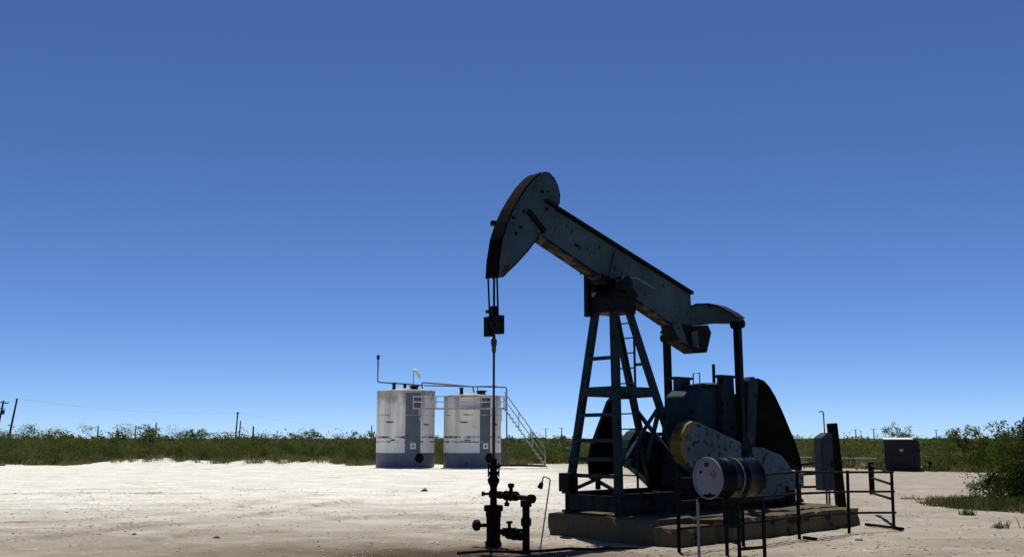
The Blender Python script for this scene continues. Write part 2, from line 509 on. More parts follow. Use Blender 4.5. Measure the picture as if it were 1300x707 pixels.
def ground_z(x, y):
    x = np.atleast_1d(np.asarray(x, float)); y = np.atleast_1d(np.asarray(y, float))
    z = (vnoise(x*0.25, y*0.25, 1)-0.5)*0.06 + (vnoise(x*1.1, y*1.1, 2)-0.5)*0.035 + (vnoise(x*3.7, y*3.7, 3)-0.5)*0.022
    z += (vnoise(x*9, y*9, 8)-0.5)*0.012
    # wheel ruts swinging across the pad
    k = rut_field(x, y, 0.13)
    z += -0.045*k + 0.028*(rut_field(x, y, 0.34) - k)
    # bulldozed berm of pale spoil along the far left edge of the pad
    e = pad_edge(x)
    bm_ = np.exp(-((y - e + 0.2)/1.1)**2) * np.clip((x+27.5)/1.5, 0, 1) * np.clip((-9.5-x)/2, 0, 1)
    z += bm_*(0.05 + 0.62*vnoise(x*0.9, y*0.9, 21)*vnoise(x*0.33, y*0, 22) + 0.20*vnoise(x*3, y*3, 23))
    z += np.clip((y - e)/6, 0, 1)*0.06
    flat = np.clip((np.hypot(x-WX, y-WY)-0.35)/0.5, 0, 1)
    far = np.clip((900-np.hypot(x, y))/300, 0, 1)
    return z*flat*far

def spread(lo, hi, step, grow, far):
    a = list(np.arange(lo, hi, step))
    s, p = step, a[-1]
    while p < far:
        s *= grow; p += s; a.append(p)
    return a
gx = spread(0, 11, 0.085, 1.06, 5000); gl = spread(0, 8, 0.085, 1.06, 5000)
gxs = np.array([-v for v in gl[:0:-1]] + gx)
gys = np.array([12.2 - v for v in spread(0, 0.2, 0.1, 1.35, 600)[:0:-1]] + [12.2 + v for v in spread(0, 6, 0.06, 1.012, 60)])
gys = np.concatenate([gys, gys[-1] + np.array(spread(0, 1.2, 0.6, 1.09, 7000)[1:])])
GX, GY = np.meshgrid(gxs, gys)
GZ = ground_z(GX.ravel(), GY.ravel())
nx, ny = len(gxs), len(gys)
ii = (np.arange(ny-1)[:, None]*nx + np.arange(nx-1)[None, :]).ravel()
ground = np_mesh('ground', np.stack([GX.ravel(), GY.ravel(), GZ], 1), np.stack([ii, ii+1, ii+nx+1, ii+nx], 1), 'ground')
ground.data.polygons.foreach_set('use_smooth', np.ones(len(ii), bool))
at = ground.data.attributes.new('scrub', 'FLOAT', 'POINT')
inpad = np.clip((GY.ravel() - pad_edge(GX.ravel()) + 0.6)/3.2, 0, 1)
side = np.clip((np.abs(GX.ravel()+5) - 75)/10, 0, 1)
bermy = 0.50*np.exp(-((GY.ravel() - pad_edge(GX.ravel()) + 0.1)/1.5)**2)*((GX.ravel() > -28) & (GX.ravel() < -8.5))
at.data.foreach_set('value', np.maximum(np.maximum(inpad, side), bermy).astype(np.float32))
ra = ground.data.attributes.new('rut', 'FLOAT', 'POINT')
ra.data.foreach_set('value', rut_field(GX.ravel(), GY.ravel(), 0.34).astype(np.float32))
tag(ground, 'pale caliche ground of the well pad running out into scrub', None, None, 'structure')

def gz(x, y): return float(ground_z(x, y)[0])

# ------------------------------------------------------------------ concrete foundation
def rough_block(poly_lo, poly_hi, z0, z1, name, parent, cell=0.16, amp=0.012, seed=1):
    """rectangular block s/v with chipped, uneven edges"""
    (s0, v0), (s1, v1) = poly_lo, poly_hi
    import bmesh
    bm = bmesh.new()
    bmesh.ops.create_cube(bm, size=1.0)
    for v in bm.verts:
        v.co = Vector((s0+(v.co.x+.5)*(s1-s0), v0+(v.co.y+.5)*(v1-v0), z0+(v.co.z+.5)*(z1-z0)))
    def cut(axis, lo, hi, n):
        for k in range(1, n):
            co = [0, 0, 0]; no = [0, 0, 0]; co[axis] = lo + (hi-lo)*k/n; no[axis] = 1
            bmesh.ops.bisect_plane(bm, geom=bm.verts[:]+bm.edges[:]+bm.faces[:], plane_co=co, plane_no=no)
    cut(0, s0, s1, max(2, int((s1-s0)/cell))); cut(1, v0, v1, max(2, int((v1-v0)/cell))); cut(2, z0, z1, 4)
    bmesh.ops.recalc_face_normals(bm, faces=bm.faces)
    from mathutils import noise as mn
    for v in bm.verts:
        c = v.co
        es = min(c.x-s0, s1-c.x) < 1e-4; ev = min(c.y-v0, v1-c.y) < 1e-4; ez = z1-c.z < 1e-4
        q = c*2.3 + Vector((seed*3.1, 0, 0))
        d = mn.noise_vector(q)*amp
        k = int(es)+int(ev)+int(ez)
        if k >= 2:
            w = abs(mn.noise(c*4.1 + Vector((seed, 5, 0))))*0.06 + 0.012
            if es: d.x += w*(1 if c.x < (s0+s1)/2 else -1)
            if ev: d.y += w*(1 if c.y < (v0+v1)/2 else -1)
            if ez: d.z -= w
        v.co = c + d
    me = bpy.data.meshes.new(name); bm.to_mesh(me); bm.free()
    me.materials.append(M['concrete'])
    o = bpy.data.objects.new(name, me); COL.objects.link(o); o.parent = parent
    return o
found = thing('concrete_foundation', (WX, WY, 0), PA, 'long stained concrete foundation under the pump jack', 'foundation')
rough_block((2.10, -1.45), (7.72, 1.0), -0.12, 0.385, 'slab', found, seed=1)
rough_block((3.106, -1.90), (7.70, -1.456), -0.12, 0.36, 'side_footing', found, seed=2)
rough_block((2.06, -1.98), (3.10, -1.456), -0.12, 0.29, 'corner_block', found, seed=4, amp=0.02)

# ------------------------------------------------------------------ pump jack (local axes: s along the beam to the rear, v away from the viewer, z up)
pump = thing('pump_jack', (WX, WY, 0), PA, 'weathered dark blue oil pump jack nodding over the well head', 'pump jack')

# skid
skid = MB()
for v in (-0.62, 0.62):
    skid.box((2.22, v-0.10, 0.70), (7.45, v+0.10, 0.735)).box((2.22, v-0.10, 0.39), (7.45, v+0.10, 0.425)).box((2.22, v-0.02, 0.424), (7.45, v+0.02, 0.701))
for s in (2.3, 3.1, 4.2, 5.0, 6.2, 7.35):
    skid.box((s-0.06, -0.60, 0.43), (s+0.06, 0.60, 0.695))
skid.build('skid_frame', 'skid', pump)
for v in (0.50,):
    MB().box((2.12, v-0.05, 0.74), (2.36, v+0.20, 1.06)).build('front_box', 'steel', pump, bevel=0.01)
brace = MB().bar((2.3, 0.55, 0.76), (2.3, -0.2, 1.02), 0.06, 0.05).bar((2.3, -0.55, 0.76), (2.3, 0.1, 1.0), 0.06, 0.05)
brace.build('front_brace', 'steel', pump)

# samson post: four channel legs
TOPZ = 4.16
legs = {'front_near': ((2.22, -0.60, 0.735), (2.60, -0.20, TOPZ)), 'front_far': ((2.26, 0.60, 0.735), (2.62, 0.20, TOPZ)),
        'rear_near': ((4.08, -0.60, 0.735), (2.97, -0.20, TOPZ-0.05)), 'rear_far': ((4.42, 0.56, 0.735), (3.02, 0.20, TOPZ-0.05))}
for k, (a, b) in legs.items():
    mb = MB()
    w = 0.135 if 'front' in k else 0.125
    mb.angle(a, b, w, 0.035, (1, 0, 0) if 'front' in k else (0, 1 if 'far' in k else -1, 0), 1 if 'front' in k else -1)
    mb.build('leg', 'tower', pump)
def on(k, z):
    a, b = legs[k]; t = (z-a[2])/(b[2]-a[2])
    return tuple(a[i]+(b[i]-a[i])*t for i in range(3))
for z in (1.02, 1.30, 1.62, 2.06, 2.45, 3.05):
    mb = MB()
    mb.bar(on('front_near', z), on('front_far', z), 0.045 if z not in (1.62, 1.30) else 0.06, 0.065)
    mb.build('rung', 'tower', pump)
mb = MB()
for a, b in (('front_near', 'rear_near'), ('front_far', 'rear_far'), ('front_near', 'front_far'), ('rear_near', 'rear_far')):
    mb.bar(on(a, 2.47), on(b, 2.47), 0.05, 0.16)
mb.build('girt', 'tower', pump)
for a, za, b, zb in (('rear_near', 2.25, 'rear_far', 1.15), ('rear_far', 2.25, 'rear_near', 1.15), ('front_near', 1.1, 'rear_near', 2.25)):
    MB().bar(on(a, za), on(b, zb), 0.085, 0.03, (1, 0, 0.3)).build('cross_brace', 'tower', pump)
mb = MB().bar(on('rear_near', 2.98), (3.42, 0.02, 2.98), 0.05, 0.05)
mb.build('tie_bar', 'tower', pump)
# rear access ladder inside the post
lad = MB().tube([(3.40, -0.02, 0.75), (3.36, -0.02, 4.25)], 0.022, 8).tube([(3.40, 0.36, 0.75), (3.36, 0.36, 3.9)], 0.022, 8).build('ladder', 'tower', pump)
for i in range(11):
    z = 1.0 + i*0.275
    MB().tube([(3.39, -0.02, z), (3.39, 0.36, z)], 0.014, 6).build('ladder_rung', 'tower', lad)
# post head and saddle bearing
cap = MB()
cap.box((2.50, -0.30, TOPZ-0.30), (3.12, 0.30, TOPZ-0.02))
cap.prism([(2.46, TOPZ-0.02), (3.20, TOPZ-0.02), (3.08, TOPZ+0.09), (2.56, TOPZ+0.09)], -0.27, 0.27)
cap.build('post_cap', 'steel', pump, bevel=0.015)
mb = MB()
for v in (-0.30, 0.30):
    mb.lathe([(0.10, -0.09), (0.15, -0.085), (0.15, 0.085), (0.10, 0.09)], 18, at=(2.80, v, TOPZ+0.20), dirv=(0, 1, 0))
    mb.box((2.62, v-0.08, TOPZ+0.085), (2.98, v+0.08, TOPZ+0.16))
mb.lathe([(0.07, -0.3), (0.07, 0.3)], 14, at=(2.80, 0, TOPZ+0.20), dirv=(0, 1, 0))
mb.build('saddle_bearing', 'steel', pump, smooth=True)
mb = MB().box((2.44, 0.24, TOPZ-0.35), (2.53, 0.34, TOPZ+0.52)).tube([(2.36, 0.34, TOPZ+0.4), (2.36, 0.34, TOPZ+0.95)], 0.012, 6)
mb.build('side_plate', 'steel', pump)
MB().tube([(2.62, -0.30, 4.40), (2.75, -0.32, 4.47), (3.10, -0.33, 4.50), (3.62, -0.30, 4.36)], 0.022, 6).build('grease_line', 'pump', pump)

# walking beam: deep plate girder
def lerp(a, b, t): return a + (b-a)*t
top0, top1 = (1.02, 5.61), (4.94, 4.40)
bot0, bot1 = (0.86, 5.06), (4.30, 3.80)
wb = MB()
wb.prism([bot0, top0, top1, (4.97, 3.80), bot1], -0.105, 0.105)
beam = wb.build('walking_beam', 'pump', pump)
fl = MB()
def flange(p, q, t, up):
    d = Vector((q[0]-p[0], 0, q[1]-p[1])).normalized(); nrm = Vector((-d.z, 0, d.x))*up
    a = Vector((p[0], 0, p[1])) + nrm*t/2; b = Vector((q[0], 0, q[1])) + nrm*t/2
    return MB().bar(a, b, 0.28 if up < 0 else 0.36, t, nrm)
fb = flange(bot0, bot1, 0.035, -1)
fb.build('bottom_flange', 'rustflange', beam)
flange(top0, top1, 0.055, 1).build('top_flange', 'steel', beam)
for t in (0.52,):
    a = (lerp(top0[0], top1[0], t), lerp(top0[1], top1[1], t)); b = (lerp(bot0[0], bot1[0], t+0.06), lerp(bot0[1], bot1[1], t+0.06))
    for v in (-0.13, 0.13):
        MB().bar((a[0]-0.25, v, a[1]+0.02), (b[0]-0.25, v, b[1]+0.13), 0.02, 0.05, (1, 0, 0)).build('stiffener', 'pump', beam)
# saddle plate between beam and bearing
MB().prism([(2.46, 4.36), (3.14, 4.36), (3.32, 4.28), (3.34, 4.20), (2.38, 4.42), (2.38, 4.56), (3.2, 4.26)][:4] + [(2.40, 4.52)], -0.165, 0.165).build('saddle', 'steel', pump)
# tail block that carries the equalizer
mb = MB().prism([(4.32, 3.80), (4.96, 3.79), (5.40, 3.84), (5.50, 3.70), (5.34, 3.30), (5.02, 3.27), (4.46, 3.47)], -0.16, 0.16)
mb.build('tail_block', 'steel', pump, bevel=0.012)
mb = MB().prism([(4.30, 3.78), (4.52, 3.80), (4.72, 3.42), (4.50, 3.46)], -0.19, -0.165)
mb.prism([(4.84, 3.66), (5.02, 3.70), (5.06, 3.36), (4.88, 3.40)], -0.19, -0.165)
mb.build('tail_strap', 'pump', pump)

# horse head
front = [(-0.03, 4.22), (-0.01, 4.50), (0.06, 4.86), (0.17, 5.14), (0.30, 5.38), (0.45, 5.60), (0.62, 5.82), (0.80, 6.00), (0.93, 6.09)]
back = [(1.02, 6.13), (1.13, 6.13), (1.24, 6.06), (1.32, 5.95), (1.37, 5.80), (1.36, 5.66), (1.27, 5.52), (1.12, 5.34), (0.97, 5.14), (0.80, 4.93), (0.62, 4.73), (0.46, 4.58), (0.33, 4.46), (0.17, 4.33), (0.07, 4.24)]
hh = MB().prism(front + back, -0.13, 0.13).build('horse_head', 'pump', pump)
MB().strip(front, -0.150, 0.150, -0.028).build('face_plate', 'black', hh)
MB().strip(back[:7], -0.138, 0.138, -0.016).build('top_rim', 'steel', hh)
MB().strip(back[8:], -0.138, 0.138, -0.016).build('lower_rim', 'steel', hh)
MB().prism([(0.08, 4.27), (0.16, 4.33), (0.28, 4.44), (0.24, 4.49), (0.17, 4.46), (0.13, 4.52), (0.07, 4.49), (0.08, 4.40)], -0.134, -0.1305).build('yellow_patch', 'faded_yellow', hh)
MB().bar((0.62, -0.15, 5.40), (1.00, -0.15, 5.10), 0.09, 0.05, (0, 1, 0)).build('clamp_bar', 'steel', hh)
MB().box((0.13, 0.17, 5.14), (0.22, 0.25, 5.22)).build('cable_stop', 'steel', hh)
for (s, z) in ((0.30, 5.24), (0.46, 5.10), (0.36, 4.98), (1.22, 5.62), (0.96, 5.78), (1.06, 5.50)):
    MB().lathe([(0.028, 0), (0.028, 0.022)], 8, at=(s, -0.13, z), dirv=(0, -1, 0)).build('bolt', 'steel', hh)

# equalizer (arched cross beam) and pitman arms
arch = [(-0.93, 3.83), (-0.93, 3.90), (-0.78, 4.01), (-0.52, 4.15), (-0.28, 4.22), (0.0, 4.24), (0.3, 4.18), (0.6, 4.02), (0.82, 3.86), (0.93, 3.74), (0.93, 3.66), (0.66, 3.76), (0.25, 3.85), (-0.25, 3.86), (-0.66, 3.82)]
eq = MB().prism(arch, 5.31, 5.45, 'vz').build('equalizer', 'pump', pump)
ring = arch[1:10]
mb = MB()
for i in range(len(ring)-1):
    mb.bar((5.38, ring[i][0], ring[i][1]+0.012), (5.38, ring[i+1][0], ring[i+1][1]+0.012), 0.26, 0.025, (0, 0, 1))
mb.build('equalizer_flange', 'steel', eq)
for v, z in ((-0.86, 3.80), (0.86, 3.66)):
    mb = MB().lathe([(0.06, -0.13), (0.085, -0.12), (0.085, 0.12), (0.06, 0.13)], 14, at=(5.38, v, z), dirv=(0, 1, 0))
    mb.build('pin', 'steel', eq, smooth=True)
for v, z0, z1 in ((-0.86, 1.12, 3.80), (0.86, 1.10, 3.66)):
    mb = MB().bar((5.40, v, z0), (5.37, v, z1-0.05), 0.115, 0.13, (0, 1, 0))
    pm = mb.build('pitman_arm', 'steel', pump, bevel=0.01)
    MB().prism([(5.22, 0.98), (5.60, 0.98), (5.62, 1.22), (5.50, 1.72), (5.30, 1.72), (5.20, 1.22)], v-0.085, v+0.085).build('wrist_pin_bearing', 'steel', pm, bevel=0.015)

# gear reducer
g = MB()
g.prism([(4.55, 0.74), (6.25, 0.74), (6.25, 1.30), (6.10, 2.10), (5.95, 2.50), (5.70, 2.60), (4.95, 2.60), (4.70, 2.45), (4.60, 2.00), (4.52, 1.25)], -0.40, 0.40)
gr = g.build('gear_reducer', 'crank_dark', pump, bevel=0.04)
MB().box((4.48, -0.43, 1.70), (6.30, 0.43, 1.77)).build('split_flange', 'tower', gr)
MB().lathe([(0.42, 0), (0.44, 0.03), (0.44, 0.07), (0.20, 0.12), (0.0, 0.125)], 22, at=(5.52, 0, 2.60)).build('hatch', 'rustflange', gr, smooth=True)
MB().tube([(5.74, 0, 2.66), (5.74, 0, 3.10)], 0.032, 10).build('vent_pipe', 'steel', gr)
MB().tube([(5.80, -0.05, 2.66), (5.80, -0.05, 2.84), (6.02, -0.15, 2.84), (6.02, -0.15, 2.6)], 0.014, 6).build('lifting_handle', 'steel', gr)
MB().tube([(5.22, 0.1, 2.66), (5.22, 0.1, 2.90), (5.42, 0.1, 2.92), (5.42, 0.1, 2.62)], 0.012, 6).build('lifting_handle', 'steel', gr)
for v in (-0.47, 0.47):
    o = 0.0 if v > 0 else 0.14
    mb = MB().prism([(5.10+o, 0.76), (5.62+o, 0.76), (5.52+o, 2.82), (5.14+o, 2.80)], v-0.06, v+0.06)
    mb.box((5.05+o, v-0.10, 2.80), (5.56+o, v+0.10, 2.85))
    mb.build('bearing_post', 'tower', gr, bevel=0.01)
for k in range(9):
    MB().lathe([(0.03, 0), (0.03, 0.045)], 6, at=(4.62+k*0.195, -0.415, 1.77)).build('flange_bolt', 'steel', gr)
for s_ in (4.80, 5.02, 6.02):
    MB().prism([(s_-0.03, 0.76), (s_+0.03, 0.76), (s_+0.03, 1.68), (s_-0.03, 1.68)], -0.46, -0.401).build('casting_rib', 'crank_dark', gr)
MB().box((4.95, 0.2, 2.58), (5.15, 0.38, 2.80)).build('breather_box', 'tower', gr)
# near-side strut behind the pitman, with its rounded top
mb = MB().prism([(5.60, 1.30), (5.86, 1.30), (6.06, 2.66), (6.04, 2.76), (5.94, 2.83), (5.82, 2.82), (5.76, 2.74)], -0.80, -0.66)
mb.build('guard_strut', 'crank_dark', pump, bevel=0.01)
# V-belt guard
gp = [(6.08, 1.66), (6.02, 2.50), (6.10, 2.72), (6.30, 2.80), (6.50, 2.76), (6.68, 2.65), (6.86, 2.47), (7.10, 2.16), (7.46, 1.62), (7.66, 1.24), (7.70, 1.02), (7.30, 1.20)]
bgd = MB().prism(gp, -0.62, -0.34).build('belt_guard', 'black', pump)
MB().strip(gp[1:11], -0.64, -0.32, -0.02).build('guard_rim', 'black', bgd)
MB().bar((7.52, -0.48, 0.40), (7.52, -0.48, 1.12), 0.07, 0.05).build('guard_leg', 'steel', bgd)
# prime mover behind the guard
mt = MB().lathe([(0.10, -0.42), (0.24, -0.40), (0.27, -0.30), (0.27, 0.30), (0.24, 0.40), (0.10, 0.42)], 18, at=(7.20, -0.02, 1.02), dirv=(0, 1, 0)).build('motor', 'tower', pump, smooth=True)
MB().box((6.95, -0.30, 0.74), (7.45, 0.30, 0.80)).build('motor_mount', 'steel', mt)

# cranks and counterweights; far side repeats the near side
def crank_side(v, ds, dz, mat, rim_mat, name_rim):
    sgn = 1 if v > 0 else -1
    a, b = v-0.11, v+0.11
    arm = MB().prism([(x+ds, z+dz) for x, z in [(4.9, 0.78), (6.1, 0.66), (6.2, 1.30), (5.3, 1.52), (4.9, 1.62)]], v-0.07, v+0.07).build('crank', mat, pump)
    left = [(3.52, 1.74), (3.66, 1.88), (3.82, 1.94), (3.98, 1.93), (4.42, 1.81), (5.22, 1.58), (5.22, 0.56), (4.78, 0.55), (4.30, 0.80), (3.92, 1.06), (3.60, 1.24), (3.46, 1.42), (3.45, 1.60)]
    left = [(x+ds, z+dz) for x, z in left]
    lw = MB().prism(left, a, b).build('counterweight', mat, arm, bevel=0.015)
    rim = left[10:13] + left[0:3]
    MB().strip(rim, a-0.004, b+0.004, -0.02).build('rim', rim_mat, lw)
    if sgn < 0:
        MB().prism([(3.60, 1.24), (3.46, 1.42), (3.45, 1.60), (3.52, 1.74), (3.66, 1.88), (3.82, 1.94), (3.86, 1.905), (3.72, 1.80), (3.61, 1.64), (3.57, 1.46), (3.65, 1.28)], a-0.006, a-0.002).build('painted_edge', rim_mat, lw)
    right = [(5.56, 1.50), (5.90, 1.49), (6.50, 1.34), (6.68, 1.22), (6.86, 1.04), (7.26, 0.97), (7.24, 0.70), (6.66, 0.66), (6.50, 0.52), (5.56, 0.50)]
    right = [(x+ds, z+dz) for x, z in right]
    MB().prism(right, a, b).build('counterweight', mat, arm, bevel=0.015)
    mb = MB()
    mb.lathe([(0.17, -0.02), (0.17, 0.05), (0.09, 0.06), (0.09, 0.10)], 16, at=(5.40, v + sgn*0.10, 1.25), dirv=(0, sgn, 0))
    mb.build('hub', 'steel', arm, smooth=True)
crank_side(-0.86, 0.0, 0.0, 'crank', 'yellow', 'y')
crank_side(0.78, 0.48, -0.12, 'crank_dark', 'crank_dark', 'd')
MB().lathe([(0.09, -0.95), (0.09, 0.95)], 14, at=(5.40, 0, 1.25), dirv=(0, 1, 0)).build('crank_shaft', 'steel', pump)
# dark sheet guard on the far side, seen through the post
mb = MB().prism([(3.56, 2.44), (3.44, 2.34), (3.00, 1.55), (2.92, 1.30), (2.94, 1.00), (3.75, 1.00), (3.75, 2.30)], 0.68, 0.76)
mb.box((3.1, 0.70, 0.74), (3.2, 0.74, 1.05)).box((3.6, 0.70, 0.74), (3.7, 0.74, 1.05))
mb.build('side_guard', 'black', pump)
# hose and pipe rack on the rear of the skid
MB().tube([(6.1, -1.0, 0.42), (6.5, -1.15, 0.43), (7.0, -1.05, 0.50), (7.3, -0.9, 0.44), (7.4, -0.7, 0.42)], 0.02, 6).build('hose', 'steel', pump)
mb = MB().bar((6.62, -1.0, 0.38), (6.62, -1.0, 0.74), 0.05, 0.04).bar((6.9, -0.9, 0.38), (6.82, -0.9, 0.72), 0.05, 0.04).bar((6.2, -1.0, 0.50), (6.75, -1.0, 0.50), 0.03, 0.03)
mb.build('rear_stay', 'steel', pump)

# bridle, carrier bar and polished rod
br = MB()
for v in (-0.11, 0.11):
    br.tube([(-0.035, v, 4.60), (-0.035, v, 4.24), (0.0, v*0.92, 3.55)], 0.016, 6)
bridle = br.build('bridle_cable', 'steel', pump)
mb = MB().box((-0.05, -0.06, 3.42), (0.05, 0.06, 3.76))
mb.box((-0.05, -0.20, 3.50), (0.05, 0.20, 3.60))
mb.box((-0.05, -0.20, 3.30), (0.05, -0.08, 3.54)).box((-0.05, 0.08, 3.28), (0.05, 0.20, 3.54))
mb.box((-0.03, 0.10, 3.66), (0.03, 0.18, 3.71))
mb.build('carrier_bar', 'steel', pump, bevel=0.006)
mb = MB().lathe([(0.02, 4.30), (0.02, 3.3), (0.026, 3.29), (0.026, 3.24), (0.048, 3.22), (0.05, 3.16), (0.036, 3.10), (0.036, 3.04), (0.020, 3.0), (0.019, 2.2), (0.026, 2.1), (0.026, 1.15)], 12)
mb.build('polished_rod', 'rodsteel', pump, smooth=True)

# ------------------------------------------------------------------ well head and flow line
wh = thing('wellhead', (WX, WY, 0), 0, 'rusty black well head with valves below the horse head', 'wellhead')
mb = MB().lathe([(0.13, -0.1), (0.13, 0.05), (0.108, 0.10), (0.112, 0.44), (0.122, 0.46), (0.122, 0.53), (0.150, 0.54), (0.150, 0.625), (0.06, 0.63)], 22)
mb.build('casing_head', 'rust', wh, smooth=True)
mb = MB().lathe([(0.055, 0.60), (0.055, 0.74), (0.075, 0.75), (0.075, 0.84), (0.055, 0.85), (0.055, 0.90), (0.065, 0.93), (0.09, 0.98), (0.095, 1.03), (0.065, 1.06), (0.06, 1.09), (0.085, 1.10), (0.085, 1.14), (0.055, 1.15), (0.06, 1.19), (0.085, 1.20), (0.085, 1.24), (0.05, 1.26), (0.05, 1.34)], 20)
sb = mb.build('stuffing_box', 'rust', wh, smooth=True)
for a in (0.3, 1.9, 3.5, 5.0):
    MB().tube([(0.085*math.cos(a), 0.085*math.sin(a), 1.06), (0.085*math.cos(a), 0.085*math.sin(a), 1.27)], 0.013, 6).build('stud', 'rust', sb)
flow_d = Vector((0.50, -0.70, 0)); fx, fy = flow_d.x, flow_d.y
def valve(a, b, r, z, name='valve'):
    a = Vector((*a, z)); b = Vector((*b, z)); L = (b-a).length
    p = [(r*.55, 0), (r*.55, L*.12), (r, L*.13), (r, L*.22), (r*.6, L*.24), (r*.95, L*.38), (r*1.1, L*.5), (r*.95, L*.62), (r*.6, L*.76), (r, L*.78), (r, L*.87), (r*.55, L*.88), (r*.55, L)]
    return MB().lathe(p, 16, at=a, dirv=b-a).build(name, 'rust', wh, smooth=True)
mb = MB().tube([(0, 0, 0.79), (fx*1.12, fy*1.12, 0.77)], 0.040, 12)
mb.lathe([(0.03, 0), (0.065, 0.01), (0.065, 0.09), (0.03, 0.12)], 12, at=(fx*1.1, fy*1.1, 0.77), dirv=flow_d)
mb.lathe([(0.06, 0), (0.06, 0.06)], 12, at=(fx*.18, fy*.18, 0.79), dirv=flow_d)
mb.build('flow_line', 'rust', wh, smooth=True)
vv = valve((fx*.33, fy*.33), (fx*.76, fy*.76), 0.075, 0.79)
MB().lathe([(0.03, 0), (0.03, 0.07), (0.05, 0.08), (0.05, 0.13), (0.02, 0.14)], 10, at=(fx*.55, fy*.55, 0.84)).build('bonnet', 'rust', vv, smooth=True)
MB().lathe([(0.02, -0.03), (0.02, -0.10), (0.04, -0.11), (0.04, -0.16)], 10, at=(fx*.42, fy*.42, 0.79)).build('drain_plug', 'rust', vv)
mb = MB().lathe([(0.055, 0.0), (0.055, 0.44), (0.075, 0.45), (0.08, 0.52), (0.075, 0.56), (0.055, 0.57), (0.055, 0.72), (0.085, 0.73), (0.085, 0.82), (0.04, 0.84)], 16, at=(fx*1.0, fy*1.0, -0.08))
mb.build('riser_pipe', 'rust', wh, smooth=True)
mb = MB().lathe([(0.03, 0), (0.03, 0.10), (0.07, 0.11), (0.09, 0.15), (0.085, 0.20), (0.04, 0.23)], 14, at=(-0.10, 0.0, 0.32), dirv=(-1, 0.1, 0))
mb.build('side_valve', 'rust', wh, smooth=True)
MB().tube([(-0.05, 0.02, 0.80), (-0.15, 0.03, 0.80)], 0.02, 8).lathe([(0.035, 0), (0.035, 0.05)], 8, at=(-0.14, 0.03, 0.80), dirv=(-1, 0, 0)).build('bleed_plug', 'rust', wh)
MB().tube([(0.05, -0.07, 0.24), (fx*1.0, fy*1.0, 0.22)], 0.04, 10).lathe([(.065, 0), (.065, .05)], 10, at=(fx*.33, fy*.33, .24), dirv=flow_d).build('lower_line', 'rust', wh)
v2 = valve((fx*.42, fy*.42), (fx*.9, fy*.9), 0.09, 0.23, 'lower_valve')
MB().lathe([(0.025, 0), (0.025, 0.09), (0.05, 0.10), (0.05, 0.13)], 10, at=(fx*.5, fy*.5, 0.28)).build('bonnet', 'rust', v2, smooth=True)
cable = MB().tube([(WX-0.50, WY-1.15, 0.02), (WX-0.1, WY-0.95, 0.03), (WX+0.35, WY-1.05, 0.03), (WX+0.8, WY-0.80, 0.02), (WX+1.15, WY-0.62, 0.03), (WX+1.5, WY-0.62, 0.02), (WX+1.9, WY-0.40, 0.02), (WX+2.2, WY-0.42, 0.02)], 0.022, 8).build('dark_tube', 'rust')  # wavy dark tube along the dark strip of ground before the well head
tag(cable, 'dark wavy tube lying on the ground between well head and concrete', 'hose')

# thin bent pipe beside the well head
mb = MB().tube([(0.42, 15.93, -0.05), (0.585, 16.0, 1.02), (0.57, 16.0, 1.05), (0.49, 15.99, 1.08), (0.475, 15.99, 1.06), (0.46, 15.99, 0.98)], 0.012, 8)
hp = thing('bent_pipe', (0.42, 15.93, 0), 0, 'thin pale bent pipe standing between well head and concrete', 'pipe')
o = mb.build('pipe', 'lightsteel', hp); o.location = (-0.42, -15.93, 0)
o = MB().lathe([(0.014, 0), (0.03, 0.02), (0.04, 0.07), (0.045, 0.10), (0.02, 0.11)], 12, at=(0.462, 15.99, 1.0), dirv=(-0.4, 0, -1)).build('nozzle', 'rust', hp, smooth=True)
o.location = (-0.42, -15.93, 0)

# ------------------------------------------------------------------ drum on its stand
DB = R(35)
DCX, DCY, DZ = 3.14, 15.06, 1.10
stand = thing('drum_stand', (DCX, DCY, 0), DB, 'thin steel stand holding up the horizontal drum', 'stand')
for x, y, m_ in ((-0.41, 0.24, 'lightsteel'), (-0.10, -0.24, 'steel'), (0.42, -0.24, 'steel'), (0.16, 0.24, 'steel')):
    MB().bar((x, y, -0.1), (x, y, 0.80), 0.03 if m_ == 'lightsteel' else 0.038, 0.03 if m_ == 'lightsteel' else 0.038).build('leg', m_, stand)
for y in (-0.24, 0.24):
    MB().bar((-0.42, y, 0.79), (0.42, y, 0.79), 0.05, 0.06).build('rail', 'steel', stand)
for x in (-0.28, 0.36):
    MB().bar((x, -0.30, 0.745), (x, 0.30, 0.745), 0.05, 0.05).build('crossbar', 'steel', stand)
MB().bar((-0.10, -0.24, 0.12), (0.42, -0.24, 0.12), 0.035, 0.04).build('brace', 'steel', stand)
MB().bar((-0.10, -0.24, 0.20), (0.16, 0.24, 0.20), 0.035, 0.04).build('brace', 'steel', stand)
MB().box((-0.05, -0.10, 0.40), (0.10, 0.10, 0.74)).build('tap_box', 'steel', stand)
drum = thing('steel_drum', (DCX, DCY, DZ), DB, 'dark steel drum with pale head lying on its side on the stand', 'drum')
prof = [(0.27, -0.415), (0.288, -0.44), (0.292, -0.435), (0.292, -0.42), (0.284, -0.41), (0.284, -0.16), (0.291, -0.15), (0.291, -0.13), (0.284, -0.12), (0.284, 0.12), (0.291, 0.13), (0.291, 0.15), (0.284, 0.16), (0.284, 0.41), (0.292, 0.42), (0.292, 0.435), (0.286, 0.44), (0.27, 0.42)]
MB().lathe(prof, 40, dirv=(1, 0, 0)).build('drum_body', 'drum', drum, smooth=True)
for x in (0.02,):
    MB().lathe([(0.2845, x-0.012), (0.2885, x-0.010), (0.2885, x+0.010), (0.2845, x+0.012)], 40, dirv=(1, 0, 0)).build('strap', 'pipegrey', drum, smooth=True)
hd = MB().lathe([(0.272, -0.424), (0.272, -0.428), (0.0, -0.429)], 40, dirv=(1, 0, 0)).build('drum_head', 'drumhead', drum)
